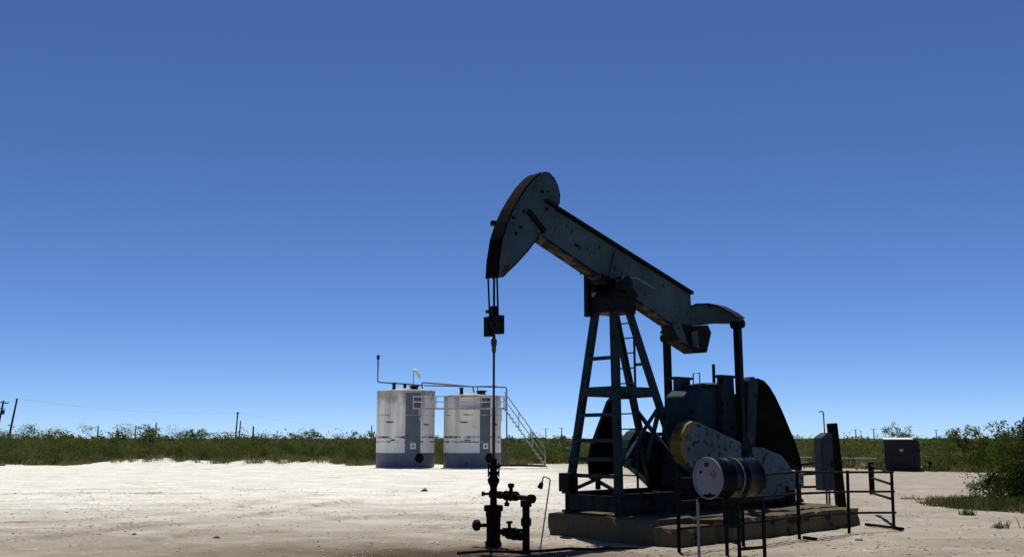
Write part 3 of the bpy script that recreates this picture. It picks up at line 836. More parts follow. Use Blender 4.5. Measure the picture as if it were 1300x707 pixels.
MB().lathe([(0.272, -0.43), (0.276, -0.446), (0.292, -0.447), (0.296, -0.436), (0.294, -0.428)], 40, dirv=(1, 0, 0)).build('chime', 'drumhead', drum, smooth=True)
MB().lathe([(0.035, 0), (0.035, 0.02), (0.02, 0.022)], 12, at=(-0.429, 0.02, 0.19), dirv=(-1, 0, 0)).build('bung', 'rustflange', hd)
MB().lathe([(0.02, 0), (0.02, 0.018)], 10, at=(-0.429, 0.14, 0.08), dirv=(-1, 0, 0)).build('small_bung', 'rustflange', hd)
MB().add([(-0.4315, -0.10, -0.015), (-0.4315, -0.025, 0.055), (-0.4315, -0.10, 0.125), (-0.4315, -0.175, 0.055)], [(0, 1, 2, 3)]).build('hazard_label', 'hazard', hd)
MB().prism([(-0.14, -0.25), (0.02, -0.268), (0.10, -0.25), (0.07, -0.215), (0.02, -0.235), (-0.03, -0.20), (-0.07, -0.232), (-0.12, -0.215)], -0.437, -0.4292, 'vz').build('tap', 'black', hd)

# ------------------------------------------------------------------ pipe fence, gates
fposts = [(1.62, -2.36, 1.10), (3.15, -2.42, 1.10), (4.65, -2.48, 1.13), (6.20, -2.50, 1.09), (7.39, -2.72, 1.06)]
fence = thing('pipe_fence', (WX, WY, 0), PA, 'rusty three-rail pipe fence in front of the pump jack', 'fence')
for i, (s, v, h) in enumerate(fposts):
    lean = (0.03, 0.0) if i == 4 else ((0.05, 0) if i == 3 else (0.01, 0))
    MB().tube([(s, v, -0.2), (s+lean[0], v+lean[1], h)], 0.028, 10).build('post', 'rust', fence, smooth=True)
for k, zs in enumerate(([1.06]*2+[1.10, 1.06, 1.04], [0.72]*2+[0.74, 0.72, 0.69], [0.33]*2+[0.36, 0.35, 0.31])):
    pts = [(s+0.01, v-0.045, z) for (s, v, h), z in zip(fposts, zs)]
    for j in range(4):
        MB().tube([pts[j], pts[j+1]], 0.020, 8).build('rail', 'rust', fence, smooth=True)
MB().tube([(4.68, -2.53, 0.02), (4.75, -2.75, 0.0)], 0.03, 6).build('foot', 'rust', fence)
gx0, gy0 = pump_xy(7.42, -2.70)
gate = thing('pipe_gate', (gx0, gy0, 0), math.atan2(23.0-gy0, 7.93-gx0), 'rusty pipe gate swung back from the end post of the fence', 'gate')
GL = math.hypot(23.0-gy0, 7.93-gx0)
for z0, z1 in ((1.03, 1.07), (0.82, 0.80), (0.55, 0.47)):
    MB().tube([(0.05, 0, z0), (GL, 0, z1)], 0.026, 8).build('rail', 'rust', gate, smooth=True)
MB().bar((GL, 0, 0.44), (GL, 0, 1.14), 0.11, 0.11).build('end_upright', 'rust', gate)
bar_ = MB().tube([(6.72, 19.95, 0.05), (7.10, 19.05, 0.04)], 0.025, 8).build('ground_tube', 'rust')  # thin dark tube drawing the dark line on the ground by the end post
tag(bar_, 'thin dark tube lying on the ground at the fence end post', 'pipe')
g2 = thing('far_pipe_gate', (6.55, 23.8, 0), R(25), 'small rusty pipe gate standing behind the rear of the pump', 'gate')
MB().tube([(0, 0, -0.2), (0, 0, 1.12)], 0.04, 8).build('post', 'rust', g2)
for z0, z1 in ((1.06, 1.10), (0.84, 0.86), (0.56, 0.56)):
    MB().tube([(0, 0, z0), (0.60, 0, z1)], 0.028, 8).build('rail', 'rust', g2)
MB().tube([(0.57, 0, 1.12), (0.63, 0, 0.52)], 0.036, 8).build('end_upright', 'rust', g2)

# ------------------------------------------------------------------ electrical panel and timber post
tp = MB().bar((7.12, 22.55, -0.3), (6.96, 22.5, 1.98), 0.20, 0.16, (0, 1, 0))
post = tp.build('timber_post', 'wood', None, bevel=0.012)
tag(post, 'thick dark timber post leaning beside the grey electrical cabinet', 'post')
cab = thing('electrical_cabinet', (6.72, 22.38, 0), R(20), 'tall grey electrical cabinet mounted beside the leaning timber post', 'cabinet')
MB().box((-0.15, -0.12, 0.56), (0.15, 0.14, 1.66)).prism([(-0.15, 1.66), (0.15, 1.66), (0.15, 1.74), (0.04, 1.78), (-0.10, 1.70)], -0.12, 0.14).build('body', 'cabinet', cab, bevel=0.012)
d_ = MB().box((-0.125, -0.135, 0.62), (0.125, -0.1205, 1.60)).build('door', 'cabinet', cab)
MB().box((0.075, -0.16, 1.05), (0.10, -0.1355, 1.18)).build('handle', 'steel', d_)
for x in (0.02, 0.09):
    MB().tube([(x, 0.0, -0.2), (x, 0.0, 0.56)], 0.022, 8).build('conduit', 'pipegrey', cab)
MB().tube([(0.06, 0.02, 1.70), (0.05, 0.02, 2.20), (0.02, 0.02, 2.24), (-0.06, 0.02, 2.22)], 0.014, 6).build('mast', 'pipegrey', cab)

# ------------------------------------------------------------------ storage tanks
def make_tank(x, y, r, h, label, stripe_a, flip):
    t = thing('storage_tank', (x, y, 0), 0, label, 'tank', 'oil storage tanks behind the well pad')
    seg = 72
    mb = MB().lathe([(r, -0.05), (r, h)], seg); mb.build('shell', 'tank', t, smooth=True)
    MB().lathe([(r+0.004, 0.02), (r+0.005, 0.84)], seg).build('base_band', 'tankgrey', t, smooth=True)
    MB().lathe([(r+0.02, h-0.06), (r+0.03, h), (r*0.5, h+0.13), (0.1, h+0.2)], seg).build('roof', 'catwalk', t, smooth=True)
    for zz in (1.46, 2.96):
        MB().lathe([(r, zz-0.012), (r+0.012, zz-0.006), (r+0.012, zz+0.006), (r, zz+0.012)], seg).build('weld_seam', 'tank', t)
    # grey painted stripe running up the shell
    a0, a1 = stripe_a
    vs, fs = [], []
    for k in range(9):
        a = lerp(a0, a1, k/8)
        vs += [(math.cos(a)*(r+0.004), math.sin(a)*(r+0.004), 0.84), (math.cos(a)*(r+0.004), math.sin(a)*(r+0.004), h-0.15)]
    for k in range(8): fs.append((2*k, 2*k+2, 2*k+3, 2*k+1))
    MB().add(vs, fs).build('painted_stripe', 'tankgrey', t)
    am = lerp(a0, a1, 0.5); rr = r+0.03
    sg = MB().box((-0.16, -0.008, -0.16), (0.16, 0.008, 0.16)).build('placard', 'white', t)
    sg.location = (math.cos(am)*rr, math.sin(am)*rr, 1.22); sg.rotation_euler = (0, 0, am+math.pi/2)
    MB().box((-0.07, -0.012, -0.07), (0.07, -0.009, 0.06)).build('placard_mark', 'tankgrey', sg)
    ac = a1 - 0.03
    MB().lathe([(0.27, -0.06), (0.27, 0.06), (0.22, 0.08), (0.22, 0.10)], 20, at=(math.cos(ac)*(r-0.02), math.sin(ac)*(r-0.02), 0.55), dirv=(math.cos(ac), math.sin(ac), 0)).build('manway', 'steel', t, smooth=True)
    for dx_, dy_, rr_, hh_ in ((-0.6, -1.0, 0.10, 0.32), (0.55, -0.9, 0.22, 0.16)):
        MB().lathe([(rr_, 0), (rr_, hh_), (rr_*1.4, hh_+0.01), (rr_*1.4, hh_+0.06), (rr_*.6, hh_+0.09)], 14, at=(dx_, dy_, h+0.05)).build('hatch', 'rustflange', t, smooth=True)
    # bolted bracket with pipe stub
    for zz, a, L in ((1.55, a0-0.42, 0.30), (2.42, a1+0.22, 0.34), (2.55, a0-0.55, 0.45)):
        c_, s_ = math.cos(a), math.sin(a)
        MB().bar((c_*(r+.03)-s_*-L/2, s_*(r+.03)+c_*-L/2, zz), (c_*(r+.03)-s_*L/2, s_*(r+.03)+c_*L/2, zz), 0.04, 0.05).build('bracket', 'steel', t)
    return t
make_tank(-6.18, 60.1, 1.68, 4.36, 'left white oil tank with grey base and streaked rust seams', (R(-90+5), R(-90+36)), 0)
make_tank(-2.30, 60.1, 1.66, 4.08, 'right white oil tank beside the steel stairs, its rim heavily stained', (R(-90+17), R(-90+40)), 1)

cw = thing('catwalk', (0, 58.0, 0), 0, 'pale steel catwalk with handrail across the front of both tanks', 'catwalk')
MB().box((-5.55, -0.35, 3.26), (-0.42, 0.35, 3.34)).build('deck', 'catwalk', cw)
for z in (3.66, 3.96):
    MB().tube([(-5.55, -0.35, z), (-0.42, -0.35, z)], 0.03, 6).build('handrail', 'catwalk', cw)
for k in range(5):
    x = lerp(-5.52, -0.45, k/4)
    MB().tube([(x, -0.35, 3.30), (x, -0.35, 4.0)], 0.028, 6).build('post', 'catwalk', cw)
for x in (-5.2, -3.0, -0.6):
    MB().bar((x, 0.3, 2.6), (x, -0.25, 3.27), 0.05, 0.05).build('bracket', 'catwalk', cw)
st = thing('stairway', (-0.42, 58.0, 0), 0, 'steep pale steel stairway rising to the tank catwalk', 'stairs')
for y in (-0.33, 0.33):
    MB().bar((0, y, 3.30), (2.36, y, 0.02), 0.05, 0.17, (0, 1, 0)).build('stringer', 'catwalk', st)
    for dz in (0.50, 0.92):
        MB().tube([(0.0, y, 3.30+dz), (2.30, y, 0.10+dz)], 0.024, 6).build('handrail', 'catwalk', st)
    for t in (0.02, 0.34, 0.66, 0.96):
        MB().tube([(lerp(0, 2.36, t), y, lerp(3.3, 0.02, t)), (lerp(0, 2.36, t), y, lerp(3.3, 0.02, t)+0.93)], 0.024, 6).build('post', 'catwalk', st)
for k in range(15):
    t = (k+0.5)/15
    x, z = lerp(0, 2.36, t), lerp(3.3, 0.02, t)
    MB().box((x-0.12, -0.31, z-0.015), (x+0.12, 0.31, z+0.02)).build('tread', 'catwalk', st)
# pipework on the tank roofs
pw = thing('vent_pipework', (-6.1, 60.1, 0), 0, 'dark vent pipes running across the tank roofs with a tall riser', 'pipes')
def pwb(pts, r, m_='pipegrey', nm='pipe'):
    o = MB().tube([(x+6.1, y-60.1, z) for x, y, z in pts], r, 8).build(nm, m_, pw, smooth=True); return o
pwb([(-7.84, 60, 6.25), (-7.84, 60, 4.92), (-7.7, 60, 4.88), (-6.15, 60, 4.78), (-5.2, 60, 4.70)], 0.045)
MB().lathe([(0.05, 0), (0.085, 0.02), (0.085, 0.22), (0.04, 0.25)], 12, at=(-7.84+6.1, -0.1, 6.22)).build('vent_cap', 'steel', pw, smooth=True)
pwb([(-5.24, 60, 4.5), (-5.24, 60, 4.86), (-5.1, 60, 4.86), (-2.30, 60, 4.64), (-2.20, 60, 4.25)], 0.045)
pwb([(-5.1, 59.6, 4.68), (-2.6, 59.6, 4.62), (-0.42, 59.6, 4.58), (-0.31, 59.6, 4.50), (-0.30, 59.6, 0.2)], 0.04)
pwb([(-6.2, 59.5, 4.45), (-6.2, 59.5, 4.76)], 0.09, 'steel')
pwb([(-2.0, 59.5, 4.2), (-2.0, 59.5, 4.62), (-0.9, 59.5, 4.62)], 0.03, 'steel')
gl_ = MB().tube([(-1.2, 59.3, 0.12), (0.4, 59.3, 0.14), (1.9, 59.5, 0.10)], 0.06, 8).build('ground_pipe', 'rust')
tag(gl_, 'rusty pipe lying on the ground under the steel stairway', 'pipe')
ws = thing('windsock', (-5.72, 59.6, 4.3), 0, 'small white windsock on a thin pole above the left tank', 'windsock')
MB().tube([(0, 0, 0), (0, 0, 1.25)], 0.02, 6).build('pole', 'lightsteel', ws)
MB().tube([(0.02, 0, 1.20), (0.12, 0, 1.20), (0.22, 0.02, 1.08), (0.32, 0.02, 0.92), (0.38, 0.02, 0.78)], [0.13, 0.14, 0.12, 0.09, 0.05], 12).build('sock', 'sock', ws, smooth=True)

# ------------------------------------------------------------------ shed and yard fittings on the right
sh = thing('metal_shed', (20.1, 54.0, 0), R(-19), 'small dark grey shed with bright roof edge beside the brush', 'shed')
MB().box((-0.70, -0.75, -0.05), (0.74, 0.75, 1.58)).build('wall', 'shed', sh)
for k in range(8):
    x = -0.70 + 1.44*(k+0.5)/8
    MB().box((x-0.012, -0.762, 0.02), (x+0.012, -0.7505, 1.56)).build('panel_rib', 'shed', sh)
MB().add([(-0.72, -0.84, 1.59), (0.70, -0.84, 1.59), (0.70, 0.82, 1.66), (-0.72, 0.82, 1.66), (-0.72, -0.84, 1.62), (0.70, -0.84, 1.62), (0.70, 0.82, 1.69), (-0.72, 0.82, 1.69)],
         [(0,3,2,1),(4,5,6,7),(0,1,5,4),(1,2,6,5),(2,3,7,6),(3,0,4,7)]).build('roof', 'white', sh)
MB().add([(math.cos(R(90+36*k))*(0.15 if k % 2 == 0 else 0.07)+0.12, -0.768, 1.05+math.sin(R(90+36*k))*(0.11 if k % 2 == 0 else 0.05)) for k in range(10)], [tuple(range(10))]).build('white_mark', 'catwalk', sh)
MB().prism([(0.745, 0.0), (1.0, 0.0), (1.0, 1.40), (0.92, 1.56), (0.745, 1.60)], -0.80, 0.5).build('side_lean_to', 'shed', sh)
vp = thing('valve_manifold', (21.35, 53.2, 0), 0, 'pale pipe valve manifold at the right side of the shed', 'valve')
MB().tube([(0, 0, -0.1), (0, 0, 0.55)], 0.05, 8).tube([(0, 0, 0.5), (-0.15, 0, 0.75)], 0.04, 8).build('riser', 'lightsteel', vp)
MB().tube([(-0.2, 0, 0.28), (0.35, 0, 0.25)], 0.06, 8).build('crosspipe', 'lightsteel', vp)
MB().lathe([(0.10, 0), (0.10, 0.03)], 14, at=(0, -0.08, 0.40), dirv=(0, -1, 0)).build('handwheel', 'rust', vp)
for x0, x1, y, z, lb in ((16.9, 19.2, 54.8, 0.62, 'white pipe rail on stubs running up to the shed'), (15.6, 16.6, 57.5, 0.62, 'short white pipe rail left of the shed')):
    rl = thing('pipe_rail', (x0, y, 0), 0, lb, 'pipe')
    MB().tube([(0, 0, z), (x1-x0, 0, z-0.02)], 0.035, 8).build('pipe', 'lightsteel', rl)
    for x in (0.1, (x1-x0)*0.55):
        MB().tube([(x, 0, -0.1), (x, 0, z)], 0.05, 8).build('stub', 'lightsteel', rl)
pt = thing('white_vessel', (4.45, 76.0, 0), R(10), 'small white horizontal vessel beyond the pump tower', 'vessel')
MB().lathe([(0.08, -0.55), (0.28, -0.48), (0.34, -0.36), (0.34, 0.36), (0.28, 0.48), (0.08, 0.55)], 16, at=(0, 0, 0.72), dirv=(1, 0, 0)).build('shell', 'white', pt, smooth=True)
for x in (-0.3, 0.3):
    MB().box((x-0.05, -0.2, -0.1), (x+0.05, 0.2, 0.45)).build('saddle', 'lightsteel', pt)

# ------------------------------------------------------------------ utility poles and wires
POLES = []
def utility_pole(x, y, h, label, lean=0.0, arm=0.0, box=False, r=0.16, group='utility poles on the skyline'):
    t = thing('utility_pole', (x, y, 0), 0, label, 'utility pole', group)
    t.rotation_euler = (0, R(lean), 0)
    MB().tube([(0, 0, -0.5), (0, 0, h)], [r, r*0.72], 8).build('pole', 'pole', t, smooth=True)
    if arm > 0:
        MB().bar((-arm/2, 0, h-0.4), (arm/2, 0, h-0.4), 0.14, 0.16).build('crossarm', 'pole', t)
        for k in (-0.46, -0.2, 0.2, 0.46):
            MB().lathe([(0.05, 0), (0.07, 0.06), (0.04, 0.2)], 6, at=(arm*k, 0, h-0.32)).build('insulator', 'pipegrey', t)
    if box:
        MB().lathe([(0.26, 0), (0.28, 0.04), (0.28, 0.85), (0.22, 0.92)], 12, at=(0.42, -0.1, h-2.6)).build('transformer', 'pipegrey', t, smooth=True)
        MB().bar((-0.6, 0, h-1.5), (0.6, 0, h-1.5), 0.1, 0.12).build('lower_crossarm', 'pole', t)
    return t
utility_pole(-99.3, 198.8, 8.9, 'leaning utility pole with transformer at the left edge', 8, 2.0, True, 0.24)
utility_pole(-91.1, 187.1, 8.9, 'bare pole leaning right, second from the left edge', 8, 0, False, 0.22)
utility_pole(-99.5, 205.0, 3.9, 'short stub pole between the two leaning left poles', 4, 0, False, 0.22)
utility_pole(-77.2, 289.0, 8.9, 'taller of two poles left of the tanks', 3, 0.8, False, 0.24)
utility_pole(-114.0, 433.0, 8.9, 'shorter far pole just right of the taller one left of the tanks', 2, 0, False, 0.32)
utility_pole(-86.2, 636.0, 9.4, 'grey far pole against the left edge of the left tank', 0, 0, False, 0.42)
utility_pole(26.0, 795.0, 9.2, 'far pole with crossarm just right of the stairway', 0, 6.0, False, 0.42)
utility_pole(35.2, 734.0, 9.2, 'far pole with crossarm nearest the pump tower', 0, 5.0, False, 0.42)
utility_pole(16.0, 900.0, 9.0, 'far pole seen through the stair handrails', 0, 0, False, 0.42)
utility_pole(244.0, 735.0, 8.0, 'far pole with crossarm left of the shed', 0, 6.0, False, 0.42)
utility_pole(262.0, 750.0, 8.6, 'far pole with crossarm nearest the shed', 0, 6.0, False, 0.42)
utility_pole(340.0, 830.0, 8.6, 'far pole just right of the shed', 0, 3.0, False, 0.42)
utility_pole(398.0, 830.0, 10.2, 'far pole left of the big mesquite bush', 0, 3.0, False, 0.42)
utility_pole(414.0, 830.0, 10.6, 'far pole closest to the big mesquite bush', -4, 0, False, 0.42)
utility_pole(-63.3, 560.0, 8.8, 'small far pole midway between the left poles and tanks', 0, 3.0, False, 0.36)
utility_pole(-125.0, 500.0, 7.4, 'dark far post left of the pair of poles', 0, 0, False, 0.5)
utility_pole(-97.0, 282.0, 5.9, 'weathered post beside the small tree on the left skyline', 0, 0, False, 0.2)
utility_pole(-114.0, 285.0, 5.0, 'dark post just right of the small tree on the left', 0, 0, False, 0.24)
utility_pole(-160.0, 440.0, 7.0, 'thin far post left of the small tree', 0, 0, False, 0.3)
for px_, lb in ((-285, 'tiny hazy pole on the horizon near the left edge'), (-205, 'tiny hazy pole on the horizon left of the small tree'), (-70, 'tiny hazy pole on the horizon left of the tanks'),
                (215, 'tiny hazy pole on the horizon just right of the pump'), (305, 'tiny hazy pole on the horizon above the shed'), (455, 'tiny hazy pole on the horizon behind the big mesquite bush')):
    utility_pole(px_, 905.0, 8.2, lb, 0, 3.0, False, 0.34)
def wire(a, b, sag, label):
    pts = []
    for k in range(17):
        t = k/16
        pts.append((lerp(a[0], b[0], t), lerp(a[1], b[1], t), lerp(a[2], b[2], t) - sag*4*t*(1-t)))
    o = MB().tube(pts, 0.013, 5).build('power_line', 'wire')
    tag(o, label, 'wire', 'overhead power lines')
P1, P2 = (-89.9, 187.1, 8.75), (-76.8, 289, 8.7)
wire((-98.2, 198.8, 8.5), P1, 0.3, 'short power line between the two leaning poles at the left edge')
wire(P1, P2, 1.1, 'power line spanning from the bare left pole to the taller pole left of the tanks')
wire(P2, (-86.2, 636, 9.2), 2.0, 'power line sagging from the taller left pole to the tanks')
wire((26.0, 795, 8.7), (244, 735, 7.6), 2.5, 'far power line behind the pump jack')
wire((262.0, 750, 8.1), (398, 830, 9.7), 1.5, 'far power line above the shed')

# ------------------------------------------------------------------ vegetation
def leaf_cloud(centres, radii, counts, size, seed, flat=0.55, squash=1.0):
    """leaf quads scattered through clumps; returns verts, faces"""
    r = np.random.default_rng(seed)
    c = np.repeat(centres, counts, 0); rad = np.repeat(radii, counts, 0); n = len(c)
    d = r.normal(size=(n, 3)); d /= np.linalg.norm(d, axis=1)[:, None]
    q = r.random(n)**0.45
    p = c + d*rad*q[:, None]
    p[:, 2] = np.maximum(p[:, 2], 0.03)
    u = r.normal(size=(n, 3)); u /= np.linalg.norm(u, axis=1)[:, None]
    w = r.normal(size=(n, 3)); w -= u*(w*u).sum(1)[:, None]; w /= np.linalg.norm(w, axis=1)[:, None]
    s = (size*(0.6 + 0.8*r.random(n)))[:, None]
    a, b = u*s, w*s*flat
    v = np.stack([p-a, p-b*0.9+a*0.1, p+a, p+b*0.9+a*0.1], 1).reshape(-1, 3)
    f = np.arange(n*4).reshape(-1, 4)
    return v, f

def bush_clumps(x, y, w, h, r, nclump):
    """centres and radii of the leaf clumps of a rounded, uneven shrub"""
    cs, rs = [], []
    for _ in range(nclump):
        a = r.random()*2*math.pi; q = math.sqrt(r.random())
        zz = (0.12 + 0.78*r.random())*h
        prof = math.sqrt(max(0.05, 1-((zz/h-0.38)/0.66)**2))
        rad = (0.16+0.16*r.random())*min(w, h*1.6)
        cs.append((x+math.cos(a)*q*w*0.5*prof, y+math.sin(a)*q*w*0.5*prof, max(rad*0.4, zz-rad*0.4)))
        rs.append((rad*1.25, rad*1.25, rad*0.85))
    return cs, rs

r_ = random.Random(11)
C_, R_, N_, S_ = [], [], [], []
rows = [(0.6, 1.7, 1.6, 1700), (2.6, 2.0, 1.9, 1700), (5.0, 2.3, 2.0, 1500), (8.5, 2.5, 2.05, 1100), (13, 2.8, 2.1, 800), (20, 3.2, 2.15, 600), (32, 3.8, 2.2, 450), (52, 5.0, 2.3, 400), (85, 7.0, 2.4, 350), (140, 10, 2.5, 300), (230, 14, 2.7, 300)]
for off, w, h, nleaf in rows:
    x = -44.0 - off*0.8
    xmax = 38.0 + off*0.75
    while x < xmax:
        e = float(pad_edge(x))
        yb = e + off + r_.uniform(-0.8, 0.8)*max(1, off*0.12) + (2.2 if -27 < x < -9 else 0.8)
        if -9.5 < x < 1.5: yb += 1.5
        if not (off < 3 and 4.5 < x < 15 and r_.random() < 0.55) and not (off < 1 and r_.random() < 0.25):
            hh_ = h*r_.uniform(0.55, 1.20) * float(np.interp(x/(1+off/70), [-26, -14, 0, 18, 24], [1.28, 1.10, 0.94, 0.90, 0.80]))
            if off > 10 and r_.random() < 0.08: hh_ *= 1.25
            cs, rs = bush_clumps(x, yb, w*r_.uniform(0.8, 1.5), hh_, r_, 14)
            C_ += cs; R_ += [tuple(c*0.78 for c in q) for q in rs]; N_ += [nleaf//14]*14; S_ += [0.036 + 0.0017*off]*14
        x += w*r_.uniform(0.45, 1.05)
N_ = np.array(N_); S_ = np.repeat(np.array(S_), N_)
V, F = leaf_cloud(np.array(C_), np.array(R_), N_, S_*0.95, 3)
brush = np_mesh('brush_thicket', V, F, 'brush')
tag(brush, 'continuous belt of green desert brush along the far edge of the pad', 'brush', None, 'stuff')

# grass and dry tufts
def blades(px, py, ph, n_each, spread_, seed, wid=0.018):
    r = np.random.default_rng(seed)
    n = len(px)*n_each
    x = np.repeat(px, n_each) + r.normal(size=n)*np.repeat(spread_, n_each)
    y = np.repeat(py, n_each) + r.normal(size=n)*np.repeat(spread_, n_each)
    h = np.repeat(ph, n_each)*(0.4+0.8*r.random(n))
    a = r.random(n)*2*np.pi; ln = h*(0.15+0.6*r.random(n)); b = r.random(n)*2*np.pi
    z = ground_z(x, y) - 0.01
    w = wid*(0.6+0.8*r.random(n))
    wx, wy = np.cos(a)*w, np.sin(a)*w
    tx, ty = x+np.cos(b)*ln, y+np.sin(b)*ln
    v = np.stack([np.stack([x-wx, y-wy, z], 1), np.stack([x+wx, y+wy, z], 1), np.stack([(x+tx)/2+wx*.7, (y+ty)/2+wy*.7, z+h*0.6], 1), np.stack([tx, ty, z+h], 1)], 1).reshape(-1, 3)
    return v, np.arange(n*4).reshape(-1, 4)
nt = 700
tx = rng.uniform(-40, 34, nt); ty = pad_edge(tx) + rng.uniform(0.0, 4.0, nt) + np.where((tx > -28) & (tx < -9), 0.9, 0)
V, F = blades(tx, ty, rng.uniform(0.15, 0.6, nt), 26, np.full(nt, 0.22), 5, 0.022)
tag(np_mesh('dry_grass', V, F, 'drygrass'), 'dry tan grass fringing the foot of the brush', 'grass', None, 'stuff')
nt = 420
tx = rng.uniform(-40, 34, nt); ty = pad_edge(tx) + rng.uniform(-0.2, 3.0, nt)
V, F = blades(tx, ty, rng.uniform(0.15, 0.5, nt), 30, np.full(nt, 0.25), 6, 0.022)
tag(np_mesh('green_grass', V, F, 'grass'), 'low green grass fringing the foot of the brush', 'grass', None, 'stuff')
nt = 130
tx = rng.uniform(-28, -9, nt); ty = pad_edge(tx) + rng.uniform(-1.2, 0.6, nt)
V, F = blades(tx, ty, rng.uniform(0.15, 0.42, nt), 40, np.full(nt, 0.16), 16, 0.02)
tag(np_mesh('berm_grass', V, F, 'drygrass'), 'sparse tan grass tufts along the dirt berm on the left', 'grass', None, 'stuff')
# low weeds running left from the mesquite bush
nt = 900
tx = 10.7 + rng.random(nt)**0.8*5.0
ty = 23.3 + rng.random(nt)*4.4 + np.clip(11.6-tx, 0, 1)*1.6
keep = (vnoise(tx*1.3, ty*1.3, 71) > 0.50 - 0.08*np.clip(tx-12, 0, 3)) & (ty < 27.6)
tx, ty = tx[keep], ty[keep]; nt = len(tx); t = np.clip((tx-10.7)/4, 0, 1)
V, F = blades(tx, ty, rng.uniform(0.05, 0.34, nt)*(0.7+0.5*t), 38, np.full(nt, 0.12), 9, 0.012)
tag(np_mesh('weed_patch', V, F, 'grass'), 'low patch of green weeds around the foot of the mesquite bush', 'weeds', None, 'stuff')

nt = 200
tx = 10.9 + rng.random(nt)*4.2; ty = 22.9 + rng.random(nt)*5.2 + np.clip(11.6-tx, 0, 1)*1.8
V, F = blades(tx, ty, rng.uniform(0.05, 0.22, nt), 26, np.full(nt, 0.12), 19, 0.010)
tag(np_mesh('dry_weed_patch', V, F, 'drygrass'), 'dry tan stems thinning out around the green weed patch', 'weeds', None, 'stuff')

def shrub(name, x, y, w, h, label, cat, mat, leaf, nclump, nleaf, seed, trunks=5, group=None, open_=1.0):
    t = thing(name, (x, y, gz(x, y)), 0, label, cat, group)
    r = random.Random(seed)
    mb = MB(); cs, rs = [], []
    for k in range(trunks):
        a = r.random()*6.28; sp = r.uniform(0.12, 0.42)*w
        tip = Vector((math.cos(a)*sp, math.sin(a)*sp, h*r.uniform(0.55, 0.9)))
        midp = Vector((tip.x*0.35+r.uniform(-.1,.1)*w, tip.y*0.35+r.uniform(-.1,.1)*w, tip.z*0.5))
        b = Vector((r.uniform(-.05,.05)*w, r.uniform(-.05,.05)*w, -0.1))
        mb.tube([b, midp, tip], [0.022*h, 0.014*h, 0.005*h], 6)
        for j in range(4):
            q = midp.lerp(tip, r.uniform(0.1, 0.9)); d = Vector((r.uniform(-1,1), r.uniform(-1,1), r.uniform(0.0,0.9)))*w*0.2
            mb.tube([q, q+d*0.5, q+d], [0.008*h, 0.006*h, 0.003*h], 5)
            cs.append(tuple(q+d)); rs.append((0.12*w, 0.12*w, 0.10*h))
    mb.build('trunk', 'bark', t)
    c2, r2 = bush_clumps(0, 0, w, h, r, nclump)
    cs += c2; rs += [tuple(k*0.75*open_ for k in q) for q in r2]
    for k in range(nclump//2):
        a = r.random()*6.28; q = math.sqrt(r.random())*w*0.46
        cs.append((math.cos(a)*q, math.sin(a)*q, h*r.uniform(0.06, 0.25))); rs.append((0.13*w, 0.13*w, 0.12*h))
    # ragged sprays that break the outline
    for k in range(nclump//2 if nclump > 24 else 0):
        a = r.random()*6.28; el = r.uniform(0.1, 1.4)
        cs.append((math.cos(a)*math.cos(el)*w*0.54, math.sin(a)*math.cos(el)*w*0.54, h*(0.42+0.62*math.sin(el)))); rs.append((0.07*w, 0.07*w, 0.09*h))
    N = np.full(len(cs), nleaf//len(cs))
    V, F = leaf_cloud(np.array(cs), np.array(rs), N, leaf, seed)
    np_mesh('crown', V, F, mat, t)
    return t
shrub('mesquite_bush', 14.7, 28.6, 3.5, 2.05, 'large dark mesquite bush at the right edge of the pad', 'bush', 'mesq', 0.038, 80, 26000, 31, 9)
shrub('mesquite_bush', 13.65, 28.0, 1.7, 1.0, 'low dark bush at the left foot of the large mesquite', 'bush', 'mesq', 0.034, 30, 8000, 32, 6)
shrub('mesquite_bush', 17.2, 30.2, 4.0, 2.2, 'dark mesquite bush cut by the right edge of the frame', 'bush', 'mesq', 0.042, 55, 12000, 33, 9)
shrub('dry_bush', 12.75, 28.6, 0.9, 0.55, 'sparse twiggy dry bush left of the large mesquite', 'bush', 'drygrass', 0.022, 14, 700, 34, 9)
shrub('small_tree', -29.4, 84.0, 2.4, 3.4, 'small open tree rising above the brush on the left', 'tree', 'brush', 0.07, 12, 1300, 41, 5, None, 0.7)
shrub('small_tree', -31.6, 83.0, 1.5, 2.6, 'low round tree just left of the small open tree', 'tree', 'brush', 0.07, 12, 900, 42, 4)
shrub('small_tree', 24.6, 66.0, 2.6, 2.7, 'feathery small tree above the shed roof', 'tree', 'brush', 0.06, 14, 1500, 43, 5, None, 0.8)
shrub('small_tree', 24.9, 56.5, 2.6, 2.3, 'bushy small tree just right of the shed', 'tree', 'brush', 0.06, 20, 3000, 44, 5)
def weed(x, y, h, label, seed, mat='grass', n=60, sp=0.07):
    V, F = blades(np.array([x]), np.array([y]), np.array([h]), n, np.array([sp]), seed, 0.010)
    V = V - np.array([x, y, 0])
    o = np_mesh('weed_tuft', V, F, mat); o.location = (x, y, 0)
    tag(o, label, 'weed', 'weed tufts on the right of the pad')
weed(9.05, 19.45, 0.16, 'leftmost small weed tuft on the bare ground below the mesquite', 51)
weed(9.42, 18.9, 0.15, 'lowest pale weed tuft on the bare ground below the mesquite', 52)
weed(9.75, 19.6, 0.20, 'uppermost weed tuft on the bare ground below the mesquite', 53, n=80)
weed(9.85, 18.85, 0.20, 'dark weed tuft furthest right on the bare ground below the mesquite', 54, n=90)
weed(9.95, 22.9, 0.18, 'weed tuft between the weed patch and the bare ground tufts', 55, n=80)
weed(10.6, 26.2, 0.26, 'dusty tuft at the left tip of the weed patch', 56, 'drygrass', 140, 0.12)

